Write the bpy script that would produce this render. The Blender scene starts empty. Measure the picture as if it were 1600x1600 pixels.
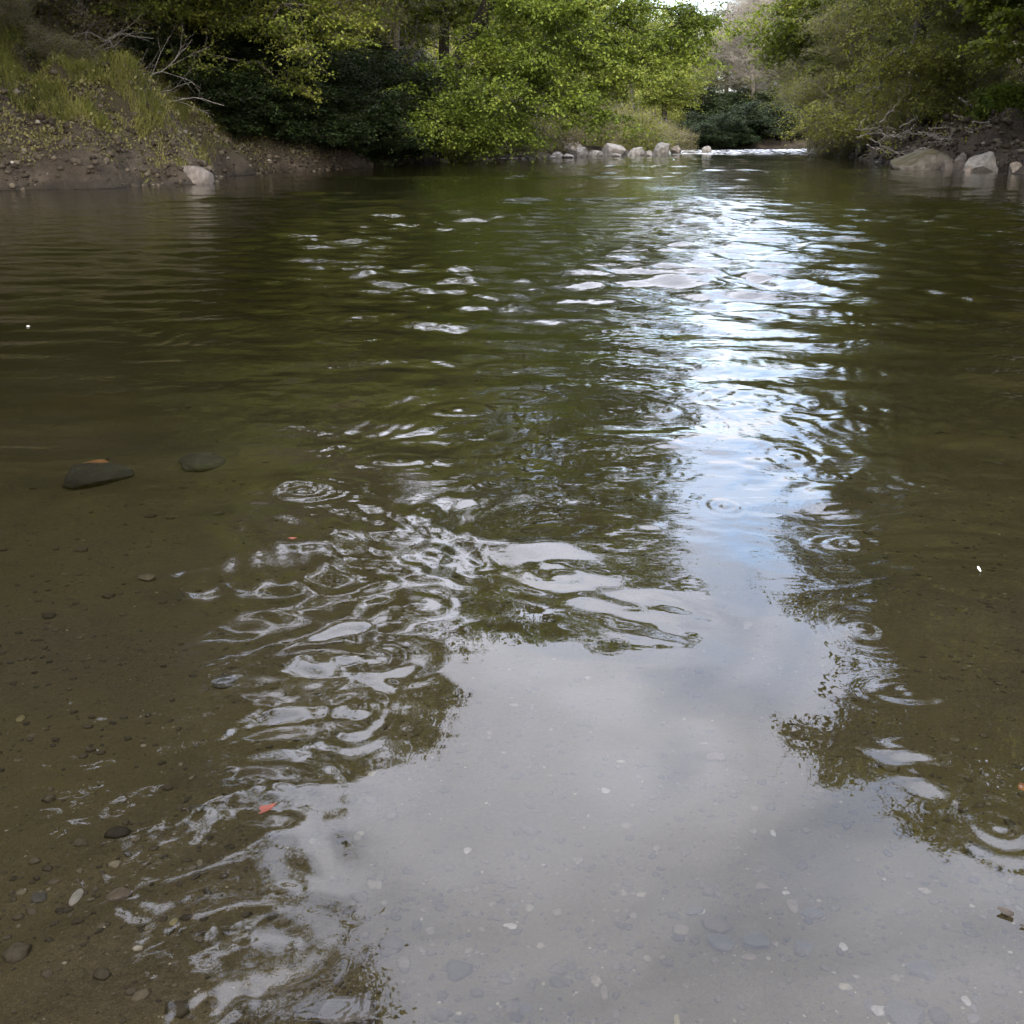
import bpy, math, random
import numpy as np
from math import radians as R

scene = bpy.context.scene
C = scene.collection

# ------------------------------------------------------------------ camera
CAM_H = 1.4
PITCH = R(19.05)
F = 1715.0                       # focal length in photo pixels (1600 wide)
cam = bpy.data.cameras.new('camera')
cam.sensor_width = 36.0
cam.angle = 2 * math.atan(800 / F)
cam.clip_start = 0.05
cam.clip_end = 3000
cam_o = bpy.data.objects.new('camera', cam)
C.objects.link(cam_o)
cam_o.location = (0, 0, CAM_H)
cam_o.rotation_euler = (R(90) - PITCH, 0, 0)
scene.camera = cam_o

# ------------------------------------------------------------------ world, sun, exposure
SUN_EL, SUN_AZ = R(34), R(176)
world = bpy.data.worlds.new('World')
scene.world = world
world.use_nodes = True
nt = world.node_tree
for n in list(nt.nodes):
    nt.nodes.remove(n)


def N(nt, typ, **kw):
    n = nt.nodes.new(typ)
    for k, v in kw.items():
        if k.startswith('i_'):
            n.inputs[k[2:].replace('_', ' ')].default_value = v
        elif k.startswith('n_'):
            n.inputs[int(k[2:])].default_value = v
        else:
            setattr(n, k, v)
    return n


def L(nt, a, b):
    nt.links.new(a, b)


def math_node(nt, op, a, b=None, clamp=False):
    n = nt.nodes.new('ShaderNodeMath')
    n.operation = op
    n.use_clamp = clamp
    for i, v in enumerate((a, b)):
        if v is None:
            continue
        if isinstance(v, (int, float)):
            n.inputs[i].default_value = v
        else:
            L(nt, v, n.inputs[i])
    return n.outputs[0]


def mix_col(nt, fac, a, b):
    n = nt.nodes.new('ShaderNodeMix')
    n.data_type = 'RGBA'
    for sock, v in ((n.inputs[0], fac), (n.inputs[6], a), (n.inputs[7], b)):
        if isinstance(v, (int, float)):
            sock.default_value = v
        elif isinstance(v, tuple):
            sock.default_value = (*v, 1) if len(v) == 3 else v
        else:
            L(nt, v, sock)
    return n.outputs[2]


def ramp(nt, src, stops, interp='LINEAR'):
    n = nt.nodes.new('ShaderNodeValToRGB')
    n.color_ramp.interpolation = interp
    el = n.color_ramp.elements
    while len(el) < len(stops):
        el.new(0.5)
    for e, (p, c) in zip(el, stops):
        e.position = p
        e.color = (c, c, c, 1) if isinstance(c, (int, float)) else (*c, 1)
    L(nt, src, n.inputs[0])
    return n.outputs[0]


sky = N(nt, 'ShaderNodeTexSky', sky_type='NISHITA')
sky.sun_disc = False
sky.sun_elevation = SUN_EL
sky.sun_rotation = SUN_AZ
sky.air_density = 1.0
sky.dust_density = 2.0
tc = N(nt, 'ShaderNodeTexCoord')
sep = N(nt, 'ShaderNodeSeparateXYZ')
L(nt, tc.outputs['Generated'], sep.inputs[0])
zc = math_node(nt, 'MAXIMUM', sep.outputs[2], 0.0)
den = math_node(nt, 'ADD', zc, 0.18)
comb = N(nt, 'ShaderNodeCombineXYZ')
L(nt, math_node(nt, 'DIVIDE', sep.outputs[0], den), comb.inputs[0])
L(nt, math_node(nt, 'DIVIDE', sep.outputs[1], den), comb.inputs[1])
cn = N(nt, 'ShaderNodeTexNoise', i_Scale=1.15, i_Detail=5.0, i_Roughness=0.5, i_Distortion=0.6)
L(nt, comb.outputs[0], cn.inputs['Vector'])
cover = ramp(nt, cn.outputs[0], [(0.36, 0.0), (0.53, 1.0)])
cn2 = N(nt, 'ShaderNodeTexNoise', i_Scale=2.3, i_Detail=4.0, i_Roughness=0.5)
L(nt, comb.outputs[0], cn2.inputs['Vector'])
cshade = ramp(nt, cn2.outputs[0], [(0.34, 0.74), (0.60, 1.05)])
# overcast luminance: three times brighter at the zenith than at the horizon
lum = math_node(nt, 'MULTIPLY', math_node(nt, 'ADD', math_node(nt, 'MULTIPLY', zc, 1.55), 0.25), cshade)
vm = N(nt, 'ShaderNodeVectorMath', operation='SCALE')
vm.inputs[0].default_value = (6.4, 6.55, 7.5)
L(nt, lum, vm.inputs['Scale'])
skyb = N(nt, 'ShaderNodeVectorMath', operation='SCALE')
L(nt, sky.outputs[0], skyb.inputs[0])
skyb.inputs['Scale'].default_value = 1.2
bgcol = mix_col(nt, cover, skyb.outputs[0], vm.outputs[0])
bg = N(nt, 'ShaderNodeBackground')
bg.inputs[1].default_value = 0.12
L(nt, bgcol, bg.inputs[0])
wo = N(nt, 'ShaderNodeOutputWorld')
L(nt, bg.outputs[0], wo.inputs[0])

sun = bpy.data.lights.new('sun', 'SUN')
sun.energy = 1.5
sun.angle = R(30)
sun.color = (1.0, 0.96, 0.88)
sun_o = bpy.data.objects.new('sun', sun)
C.objects.link(sun_o)
# direction the light comes from (sky sun_rotation is measured clockwise from +Y)
sd = (math.sin(SUN_AZ) * math.cos(SUN_EL), math.cos(SUN_AZ) * math.cos(SUN_EL), math.sin(SUN_EL))
from mathutils import Vector
sun_o.rotation_euler = Vector(sd).to_track_quat('Z', 'Y').to_euler()
sun_o.location = (sd[0] * 60, sd[1] * 60, sd[2] * 60)

scene.view_settings.view_transform = 'Standard'
scene.view_settings.look = 'None'
scene.view_settings.exposure = 2.95
scene.view_settings.gamma = 1
scene.render.engine = 'CYCLES'
scene.cycles.use_denoising = True
scene.cycles.max_bounces = 7
scene.cycles.diffuse_bounces = 2
scene.cycles.glossy_bounces = 3
scene.cycles.transmission_bounces = 4
scene.cycles.transparent_max_bounces = 8
scene.cycles.caustics_reflective = False
scene.cycles.caustics_refractive = False
scene.cycles.sample_clamp_indirect = 6

# ------------------------------------------------------------------ helpers
CP, SP = math.cos(PITCH), math.sin(PITCH)


def ray(px, py):
    u, v = (px - 800) / F, (800 - py) / F
    return np.array([u, CP + v * SP, -SP + v * CP])


def G(px, py, z=0.0):
    d = ray(px, py)
    t = (CAM_H - z) / -d[2]
    return np.array([t * d[0], t * d[1], z])


def P(px, py, Y):
    d = ray(px, py)
    t = Y / d[1]
    return np.array([t * d[0], Y, CAM_H + t * d[2]])


def mesh_obj(name, verts, faces, mat, parent=None, smooth=False, attrs=None, loc=None):
    """faces: (n,3) or (n,4) array, or list of such arrays"""
    if not isinstance(faces, list):
        faces = [faces]
    faces = [np.asarray(f, dtype=np.int32) for f in faces if len(f)]
    me = bpy.data.meshes.new(name)
    verts = np.asarray(verts, dtype=np.float32)
    me.vertices.add(len(verts))
    me.vertices.foreach_set('co', verts.ravel())
    nl = sum(f.size for f in faces)
    nf = sum(len(f) for f in faces)
    me.loops.add(nl)
    me.polygons.add(nf)
    me.loops.foreach_set('vertex_index', np.concatenate([f.ravel() for f in faces]))
    tot = np.concatenate([np.full(len(f), f.shape[1], np.int32) for f in faces])
    start = np.concatenate([[0], np.cumsum(tot)[:-1]]).astype(np.int32)
    me.polygons.foreach_set('loop_start', start)
    me.polygons.foreach_set('loop_total', tot)
    me.polygons.foreach_set('use_smooth', np.full(nf, smooth))
    me.update(calc_edges=True)
    for k, a in (attrs or {}).items():
        at = me.attributes.new(k, 'FLOAT', 'POINT')
        at.data.foreach_set('value', np.asarray(a, dtype=np.float32))
    if mat:
        me.materials.append(mat)
    o = bpy.data.objects.new(name, me)
    C.objects.link(o)
    if parent is not None:
        o.parent = parent
    if loc is not None:
        o.location = loc
    return o


def tag(o, label=None, cat=None, group=None, kind=None):
    if label:
        o['label'] = label
    if cat:
        o['category'] = cat
    if group:
        o['group'] = group
    if kind:
        o['kind'] = kind
    return o


def empty(name, loc, label, cat, group=None, rz=0.0, s=1.0):
    o = bpy.data.objects.new(name, None)
    C.objects.link(o)
    o.location = tuple(float(v) for v in loc)
    o.rotation_euler = (0, 0, rz)
    o.scale = (s, s, s) if not isinstance(s, tuple) else s
    o.empty_display_size = 0.3
    return tag(o, label, cat, group)


def copy_tree(src, loc, rz, s, label, group):
    c = src.copy()
    C.objects.link(c)
    c.location = tuple(float(v) for v in loc)
    c.rotation_euler = (0, 0, rz)
    c.scale = (s, s, s) if not isinstance(s, tuple) else s
    c['label'] = label
    if group:
        c['group'] = group
    elif 'group' in c:
        del c['group']
    for ch in [o for o in bpy.data.objects if o.parent == src]:
        k = ch.copy()
        C.objects.link(k)
        k.parent = c
    return c


def norm(v):
    return v / (np.linalg.norm(v, axis=-1, keepdims=True) + 1e-9)


def waves(x, y, lam0, lam1, n, seed, slope, aniso=0.0, direction=0.0):
    """sum of sines with the given rms slope; direction = main travel direction (rad)"""
    r = np.random.default_rng(seed)
    h = np.zeros_like(x)
    for i in range(n):
        lam = lam0 * (lam1 / lam0) ** r.random()
        k = 2 * math.pi / lam
        if aniso > 0:
            th = direction + r.normal() * (1 - aniso) * 1.2
        else:
            th = r.random() * 2 * math.pi
        a = slope / k * math.sqrt(2.0 / n) * math.sqrt(2)
        h += a * np.sin(k * (x * math.cos(th) + y * math.sin(th)) + r.random() * 6.283)
    return h


def fnoise(x, y, lam, seed, n=10):
    """smooth noise, roughly -1..1"""
    r = np.random.default_rng(seed)
    h = np.zeros_like(x)
    for i in range(n):
        k = 2 * math.pi / (lam * (0.6 + 0.9 * r.random()))
        th = r.random() * 6.283
        h += np.sin(k * (x * math.cos(th) + y * math.sin(th)) + r.random() * 6.283)
    return h / math.sqrt(n)


def sstep(a, b, x):
    t = np.clip((x - a) / (b - a), 0, 1)
    return t * t * (3 - 2 * t)


# ------------------------------------------------------------------ terrain
_w = lambda px, py: tuple(G(px, py)[:2])
RIVER = [(-16, -0.2), (16, 0.1), (19.5, 8), (20.5, 20), (21.5, 33), _w(1640, 279), _w(1570, 267), _w(1500, 262), _w(1400, 259),
         _w(1330, 246), _w(1300, 242), (20.5, 80), (30, 92), (46, 100), (60, 104), (58, 116), (40, 110), (24, 101), (12, 97), (5, 90),
         _w(1040, 240.5), _w(960, 242.5), _w(860, 247), _w(780, 250), _w(700, 252.5),
         _w(640, 256), _w(560, 262), _w(480, 268), _w(400, 271), _w(350, 276),
         _w(336, 286), _w(280, 289), _w(170, 294), _w(60, 296), _w(-40, 299), (-15.8, 27), (-15, 18), (-14.5, 9)]
RV = np.array(RIVER, float)


def river_sd(x, y):
    """signed distance to the waterline: positive on land"""
    d = np.full(x.shape, 1e9)
    inside = np.zeros(x.shape, bool)
    n = len(RV)
    for i in range(n):
        ax, ay = RV[i]
        bx, by = RV[(i + 1) % n]
        ex, ey = bx - ax, by - ay
        t = np.clip(((x - ax) * ex + (y - ay) * ey) / (ex * ex + ey * ey), 0, 1)
        d = np.minimum(d, np.hypot(x - ax - t * ex, y - ay - t * ey))
        cond = (ay > y) != (by > y)
        xi = ax + (y - ay) / (ey if ey else 1e-9) * ex
        inside ^= cond & (x < xi)
    return np.where(inside, -d, d)


def terrain(x, y):
    x = np.asarray(x, float)
    y = np.asarray(y, float)
    s = river_sd(x, y)
    s = s + 0.35 * fnoise(x, y, 3.0, 5) * sstep(3, 12, y)
    near = 1 - sstep(0, 6, y)                       # the beach we stand on
    gap = np.exp(-((x - 1.3 - (y - 55) * 0.17) / 9.0) ** 2) * sstep(50, 62, y) * (1 - sstep(100, 125, y))  # gravel bar
    left = sstep(2, -4, x - 0 * y)
    sp = np.maximum(s, 0)
    steep = 0.85 * (1 - np.exp(-sp / 0.5)) + 0.48 * np.minimum(sp, 9) + 0.50 * np.clip(sp - 9, 0, 45)
    right = 0.7 * (1 - np.exp(-sp / 0.8)) + 0.22 * np.minimum(sp, 6) + 0.42 * np.clip(sp - 6, 0, 45)
    far = sstep(85, 115, y)
    land = steep * left + right * (1 - left)
    off = np.maximum(np.abs(x - 0.205 * y) - 9, 0)          # the valley floor runs straight away from us
    land = land * (1 - far) + (0.6 * (1 - np.exp(-sp)) + 0.06 * sp + 0.45 * np.minimum(off, 60)) * far
    low = 0.25 * (1 - np.exp(-sp / 1.0)) + 0.02 * sp
    land = land * (1 - gap) + low * gap
    land = land * (1 - near) + (0.03 * sp) * near
    land += (0.22 * fnoise(x, y, 1.6, 6) + 0.10 * fnoise(x, y, 0.7, 8) + 0.5 * fnoise(x, y, 7, 7) + 0.07 * fnoise(x, y, 0.42, 9) + 0.16 * np.abs(fnoise(x, y, 1.1, 10))) * sstep(0.1, 2.5, sp) * (1 - 0.8 * gap) * (1 - near)
    dp = np.maximum(-s, 0)
    # the bed shelves gently from the near shore, faster from the far banks
    depth_near = 0.045 + 0.055 * np.maximum(y - 1.2, 0) + 0.004 * np.maximum(y - 5, 0) ** 1.6
    depth = np.minimum(np.minimum(depth_near * sstep(-1.2, 1.0, y + 0.8), 0.15 + 0.5 * dp), 1.5)
    depth = depth * (1 - np.exp(-dp / 0.5))
    depth += 0.012 * fnoise(x, y, 0.9, 11) * sstep(0.2, 1.5, dp) + 0.05 * fnoise(x, y, 2.6, 12) * sstep(3, 7, y) * sstep(0.2, 3, dp)
    return np.where(s > 0, land + 0.002, -np.maximum(depth, 0.0) - 0.002)


def tz(x, y):
    return float(terrain(np.array([x]), np.array([y]))[0])


def build_ground():
    def axis(segs):
        out = [segs[0][0]]
        for a, b, st in segs:
            out += list(np.linspace(a, b, max(2, int(round((b - a) / st)) + 1))[1:])
        return np.array(out)
    xs = axis([(-180, -60, 12), (-60, -30, 1.5), (-30, -18, 0.4), (-18, -6, 0.16), (-6, -2.2, 0.2), (-2.2, 2.6, 0.06), (2.6, 16, 0.3), (16, 30, 0.25), (30, 70, 1.5), (70, 180, 11)])
    ys = axis([(-44, -4, 4), (-4, 1, 0.3), (1, 7, 0.06), (7, 28, 0.3), (28, 48, 0.16), (48, 75, 0.3), (75, 120, 0.7), (120, 180, 4), (180, 270, 10)])
    X, Y = np.meshgrid(xs, ys)
    Z = terrain(X, Y)
    nx, ny = len(xs), len(ys)
    idx = np.arange(nx * ny).reshape(ny, nx)
    f = np.stack([idx[:-1, :-1], idx[:-1, 1:], idx[1:, 1:], idx[1:, :-1]], -1).reshape(-1, 4)
    v = np.stack([X, Y, Z], -1).reshape(-1, 3)
    m = bpy.data.materials.new('ground')
    m.use_nodes = True
    t = m.node_tree
    b = t.nodes['Principled BSDF']
    b.inputs['Specular IOR Level'].default_value = 0.15
    geo = N(t, 'ShaderNodeNewGeometry')
    sp = N(t, 'ShaderNodeSeparateXYZ')
    L(t, geo.outputs['Position'], sp.inputs[0])
    n1 = N(t, 'ShaderNodeTexNoise', i_Scale=1.3, i_Detail=8.0, i_Roughness=0.65)
    n2 = N(t, 'ShaderNodeTexNoise', i_Scale=45.0, i_Detail=6.0, i_Roughness=0.7)
    n3 = N(t, 'ShaderNodeTexVoronoi', i_Scale=130.0)
    n4 = N(t, 'ShaderNodeTexNoise', i_Scale=0.5, i_Detail=5.0, i_Roughness=0.6)
    n5 = N(t, 'ShaderNodeTexNoise', i_Scale=260.0, i_Detail=3.0, i_Roughness=0.7)
    for n in (n1, n2, n3, n4, n5):
        L(t, geo.outputs['Position'], n.inputs['Vector'])
    soil = ramp(t, n1.outputs[0], [(0.3, (0.018, 0.013, 0.009)), (0.5, (0.042, 0.032, 0.021)), (0.7, (0.080, 0.062, 0.042))])
    soil = mix_col(t, math_node(t, 'MULTIPLY', ramp(t, n2.outputs[0], [(0.4, 0.0), (0.7, 1.0)]), 0.5), soil, (0.03, 0.022, 0.014))
    moss = ramp(t, n2.outputs[0], [(0.3, (0.022, 0.018, 0.008)), (0.7, (0.055, 0.046, 0.018))])
    mossf = math_node(t, 'MULTIPLY', ramp(t, n4.outputs[0], [(0.45, 0.0), (0.6, 1.0)]), ramp(t, sp.outputs[2], [(0.5, 0.0), (1.0, 1.0)]))
    land = mix_col(t, mossf, soil, moss)
    # wet band just above the water
    land = mix_col(t, math_node(t, 'MULTIPLY', ramp(t, math_node(t, 'ADD', sp.outputs[2], math_node(t, 'MULTIPLY', n1.outputs[0], 0.3)), [(0.15, 1.0), (0.42, 0.0)]), 0.7), land, (0.010, 0.0085, 0.006))
    grav = ramp(t, n3.outputs['Color'], [(0.2, (0.011, 0.0078, 0.0035)), (0.55, (0.025, 0.0178, 0.0082)), (0.9, (0.045, 0.034, 0.018))])
    fine = ramp(t, n5.outputs[0], [(0.35, (0.006, 0.0042, 0.002)), (0.55, (0.023, 0.0165, 0.0080)), (0.72, (0.070, 0.054, 0.032))])
    n6 = N(t, 'ShaderNodeTexNoise', i_Scale=420.0, i_Detail=2.0, i_Roughness=0.6)
    L(t, geo.outputs['Position'], n6.inputs['Vector'])
    grav = mix_col(t, 0.6, grav, fine)
    grav = mix_col(t, ramp(t, n6.outputs[0], [(0.66, 0.0), (0.72, 0.8)]), grav, (0.16, 0.14, 0.10))
    grav = mix_col(t, ramp(t, n4.outputs[0], [(0.35, 0.0), (0.60, 0.75)]), grav, (0.027, 0.0205, 0.0042))
    grav = mix_col(t, ramp(t, n1.outputs[0], [(0.30, 0.55), (0.46, 0.0)]), grav, (0.006, 0.005, 0.0025))
    bedf = ramp(t, math_node(t, 'ADD', math_node(t, 'MULTIPLY', sp.outputs[2], 6.0), 0.5), [(0.45, 1.0), (0.55, 0.0)])
    col = mix_col(t, bedf, land, grav)
    L(t, col, b.inputs['Base Color'])
    b.inputs['Roughness'].default_value = 0.85
    bump = N(t, 'ShaderNodeBump', i_Strength=0.6, i_Distance=0.02)
    bump2 = N(t, 'ShaderNodeBump', i_Strength=1.0, i_Distance=0.5)
    nb = N(t, 'ShaderNodeTexNoise', i_Scale=3.5, i_Detail=7.0, i_Roughness=0.65)
    L(t, geo.outputs['Position'], nb.inputs['Vector'])
    L(t, math_node(t, 'MULTIPLY', nb.outputs[0], math_node(t, 'SUBTRACT', 1.0, bedf)), bump2.inputs['Height'])
    L(t, n2.outputs[0], bump.inputs['Height'])
    L(t, bump2.outputs[0], bump.inputs['Normal'])
    L(t, bump.outputs[0], b.inputs['Normal'])
    o = mesh_obj('ground', v, f, m, smooth=True)
    tag(o, kind='structure')


build_ground()

# ------------------------------------------------------------------ water
# drop rings and swells seen on the pool: (px, py, radius in px, kind) kind r = ring train, d = swell
RINGS = [(470, 767, 90, 'r'), (640, 812, 60, 'd'), (838, 850, 95, 'd'), (500, 700, 60, 'r'), (625, 720, 75, 'r'), (700, 718, 55, 'r'),
         (640, 470, 34, 'd'), (560, 505, 80, 'r'), (560, 530, 80, 'r'), (460, 540, 30, 'r'), (580, 562, 45, 'r'), (620, 582, 60, 'd'),
         (790, 525, 55, 'r'), (720, 510, 50, 'r'), (780, 575, 65, 'r'), (847, 412, 20, 'd'), (545, 425, 35, 'd'), (630, 440, 20, 'd'),
         (820, 490, 35, 'r'), (500, 460, 40, 'r'), (640, 890, 60, 'r'), (650, 945, 80, 'r'), (590, 1030, 110, 'r'), (960, 740, 45, 'd'),
         (870, 705, 45, 'r'), (810, 620, 75, 'r'), (720, 640, 70, 'r'), (860, 600, 50, 'd'), (1030, 640, 60, 'r'), (960, 570, 55, 'r'),
         (1330, 668, 75, 'r'), (1280, 632, 55, 'r'), (1300, 780, 70, 'd'), (1290, 570, 60, 'r'), (1400, 540, 40, 'r'), (1240, 715, 60, 'r'),
         (1500, 620, 70, 'r'), (1390, 640, 60, 'r'), (1450, 750, 90, 'r'), (1320, 850, 70, 'r'), (1420, 1173, 42, 'd'), (1445, 1218, 40, 'd'),
         (1350, 985, 85, 'r'), (1420, 1080, 90, 'r'), (880, 900, 80, 'r'), (420, 1105, 50, 'd'), (560, 1110, 90, 'r'), (300, 1100, 70, 'r'),
         (1180, 445, 110, 'r'), (1360, 468, 60, 'd'), (1310, 490, 50, 'r'), (1120, 435, 60, 'd'), (1020, 470, 80, 'r'), (920, 520, 60, 'r'),
         (110, 1180, 90, 'r'), (60, 1290, 80, 'r'), (280, 1290, 110, 'r'), (400, 1480, 140, 'r'), (150, 1470, 120, 'r'), (300, 1560, 130, 'r'), (1560, 1290, 80, 'r')]


def build_water():
    # polar sheet round the near shore, finer towards the middle of the view
    naz, nr = 1000, 1250
    u = np.linspace(-1, 1, naz)
    az = R(30) * u + R(52) * np.sign(u) * np.abs(u) ** 7
    r = 0.35 * np.exp(np.linspace(0, math.log(150 / 0.35), nr))
    A, Rr = np.meshgrid(az, r)
    x = Rr * np.sin(A)
    y = Rr * np.cos(A) - 0.15
    d = Rr
    # warped coordinates give eddies instead of straight trains
    wx = x + 0.10 * fnoise(x, y, 1.1, 21) + 0.25 * fnoise(x, y, 3.3, 22)
    wy = y + 0.10 * fnoise(x, y, 1.2, 23) + 0.25 * fnoise(x, y, 3.0, 24)
    patch = sstep(-0.5, 0.9, fnoise(x, y, 1.5, 31))
    patch2 = sstep(-0.6, 0.8, fnoise(x, y * 0.35, 4.0, 32))
    calm = (1 - sstep(2.8, 4.2, d + 0.25 * fnoise(x, y, 1.0, 33))) * sstep(-0.5, -0.2, x)
    h = waves(wx, wy, 0.5, 1.6, 16, 41, 0.008)
    midm = sstep(1.1, 1.9, d) * (1 - sstep(9, 14, d)) * (1 - 0.93 * calm)
    h += waves(wx, wy, 0.10, 0.36, 50, 42, 0.026) * midm * (0.3 + 0.7 * patch) * (1 + 0.7 * sstep(0.2, -0.4, x) * (1 - sstep(3, 4, d))) * (1 + 0.5 * sstep(0.20, 0.27, x / np.maximum(d, 0.5)) * sstep(2.4, 4.4, d) * (1 - sstep(0.40, 0.45, x / np.maximum(d, 0.5))))
    h += waves(x, y, 0.45, 1.1, 20, 45, 0.020, 0.55, R(88)) * sstep(3.5, 6, d) * (1 - sstep(14, 20, d))
    chop = sstep(7.5, 11.5, d) * (1 - 0.88 * sstep(20, 30, d))
    side = 0.25 + 0.75 * sstep(-0.32, 0.0, x / np.maximum(d, 1)) * (1 - 0.6 * sstep(0.36, 0.46, x / np.maximum(d, 1)))
    h += waves(wx, y, 0.30, 1.1, 56, 43, 0.115, 0.35, R(84)) * chop * side * (0.45 + 0.55 * patch2)
    h += waves(x, y, 0.28, 0.6, 30, 46, 0.060, 0.4, R(80)) * sstep(6.5, 9.5, d) * (1 - sstep(14, 21, d)) * side * (0.3 + 0.7 * patch)
    farm = sstep(18, 26, d)
    streak = sstep(0.5, 1.1, fnoise(x * 0.25, y, 5.0, 34) + 0.4 * fnoise(x, y, 2.0, 35))
    h += waves(x, y, 0.7, 2.2, 38, 44, 0.024, 0.5, R(82)) * farm * (0.35 + 2.2 * streak)
    # drop rings and swells
    rng = np.random.default_rng(7)
    rings = [(px, py, rp, k) for px, py, rp, k in RINGS]
    for i in range(150):
        rings.append((rng.uniform(420, 1560), 400 + 450 * rng.random() ** 1.3, rng.uniform(18, 52), 'r' if rng.random() < .75 else 'd'))
    for i in range(60):
        rings.append((rng.uniform(-60, 470), rng.uniform(1070, 1620), rng.uniform(26, 75), 'r'))
    for px, py, rp, k in rings:
        c = G(px, py)
        dist = math.hypot(c[0], c[1])
        rad = rp * math.hypot(dist, CAM_H) / F
        lim = rad * 2.6
        j0, j1 = np.searchsorted(r, [dist - lim * 1.4 - 0.1, dist + lim * 1.4 + 0.1])
        a0 = math.atan2(c[0], c[1] + 0.15)
        da = lim / max(dist, 0.5) * 1.7
        i0, i1 = np.searchsorted(az, [a0 - da, a0 + da])
        if j1 <= j0 or i1 <= i0:
            continue
        X, Y = x[j0:j1, i0:i1], y[j0:j1, i0:i1]
        el = rng.uniform(0.8, 1.25)
        q = np.hypot((X - c[0]) / el, (Y - c[1]) * el)
        q = q * (1 + 0.10 * fnoise(X, Y, rad * 2.0, int(px + py), 5))
        if k == 'd':
            hh = 0.055 * rad * np.exp(-(q / (0.75 * rad)) ** 2)
        else:
            lam = max(rad * rng.uniform(0.33, 0.6), 0.05)
            hh = (0.042 if py > 850 else 0.110) * lam / 6.283 * np.cos(6.283 * q / lam) * np.exp(-(q / (0.85 * rad)) ** 2)
            hh += 0.014 * rad * np.exp(-(q / (0.5 * rad)) ** 2)
        h[j0:j1, i0:i1] += hh * np.clip(1.5 - q / lim * 1.5, 0, 1)
    # rapids where the far channel narrows
    rap = sstep(76, 82, y) * sstep(9, 14, x)
    h += waves(x, y, 0.25, 0.9, 30, 51, 0.12) * rap + 0.05 * rap
    ter = terrain(x, y)
    depth = np.maximum(-ter, 0)
    murk = 1 - np.exp(-depth * 1.15)
    foam = rap * sstep(-0.7, 0.9, fnoise(x * 0.35, y, 1.1, 52) + 0.7 * fnoise(x, y, 0.8, 53))
    idx = np.arange(naz * nr).reshape(nr, naz)
    f = np.stack([idx[:-1, :-1], idx[:-1, 1:], idx[1:, 1:], idx[1:, :-1]], -1).reshape(-1, 4)
    v = np.stack([x, y, h], -1).reshape(-1, 3)
    m = bpy.data.materials.new('river_water')
    m.use_nodes = True
    t = m.node_tree
    for n in list(t.nodes):
        t.nodes.remove(n)
    geo = N(t, 'ShaderNodeNewGeometry')
    at = N(t, 'ShaderNodeAttribute', attribute_name='murk')
    af = N(t, 'ShaderNodeAttribute', attribute_name='foam')
    ar = N(t, 'ShaderNodeAttribute', attribute_name='rough')
    # very fine ripples that the sheet itself cannot carry
    mp = N(t, 'ShaderNodeMapping')
    mp.inputs['Scale'].default_value = (1.0, 1.6, 1.0)
    L(t, geo.outputs['Position'], mp.inputs[0])
    nz = N(t, 'ShaderNodeTexNoise', i_Scale=7.0, i_Detail=2.0, i_Roughness=0.45)
    L(t, mp.outputs[0], nz.inputs['Vector'])
    bp = N(t, 'ShaderNodeBump', i_Distance=0.01)
    L(t, ar.outputs['Fac'], bp.inputs['Strength'])
    L(t, nz.outputs[0], bp.inputs['Height'])
    fr = N(t, 'ShaderNodeFresnel', i_IOR=1.34)
    L(t, bp.outputs[0], fr.inputs['Normal'])
    gl = N(t, 'ShaderNodeBsdfGlossy')
    gl.inputs['Roughness'].default_value = 0.0
    gl.inputs['Color'].default_value = (1, 1, 1, 1)
    L(t, bp.outputs[0], gl.inputs['Normal'])
    tr = N(t, 'ShaderNodeBsdfTransparent')
    L(t, mix_col(t, at.outputs['Fac'], (0.97, 0.96, 0.93), (0.55, 0.60, 0.38)), tr.inputs['Color'])
    df = N(t, 'ShaderNodeBsdfDiffuse')
    L(t, mix_col(t, at.outputs['Fac'], (0.0068, 0.0050, 0.0014), (0.0058, 0.0056, 0.0015)), df.inputs['Color'])
    body = N(t, 'ShaderNodeMixShader')
    L(t, at.outputs['Fac'], body.inputs[0])
    L(t, tr.outputs[0], body.inputs[1])
    L(t, df.outputs[0], body.inputs[2])
    mx = N(t, 'ShaderNodeMixShader')
    L(t, fr.outputs[0], mx.inputs[0])
    L(t, body.outputs[0], mx.inputs[1])
    L(t, gl.outputs[0], mx.inputs[2])
    fo = N(t, 'ShaderNodeBsdfDiffuse')
    fo.inputs['Color'].default_value = (0.40, 0.41, 0.42, 1)
    mf = N(t, 'ShaderNodeMixShader')
    L(t, af.outputs['Fac'], mf.inputs[0])
    L(t, mx.outputs[0], mf.inputs[1])
    L(t, fo.outputs[0], mf.inputs[2])
    out = N(t, 'ShaderNodeOutputMaterial')
    L(t, mf.outputs[0], out.inputs[0])
    rough = 0.10 + 0.25 * sstep(3, 8, d) + 0.4 * sstep(8, 14, d)
    rough = rough * (1 - 0.8 * calm)
    o = mesh_obj('river_water', v, f, m, smooth=True, attrs={'murk': murk.ravel(), 'foam': foam.ravel(), 'rough': rough.ravel()})
    tag(o, kind='structure')


build_water()


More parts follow.
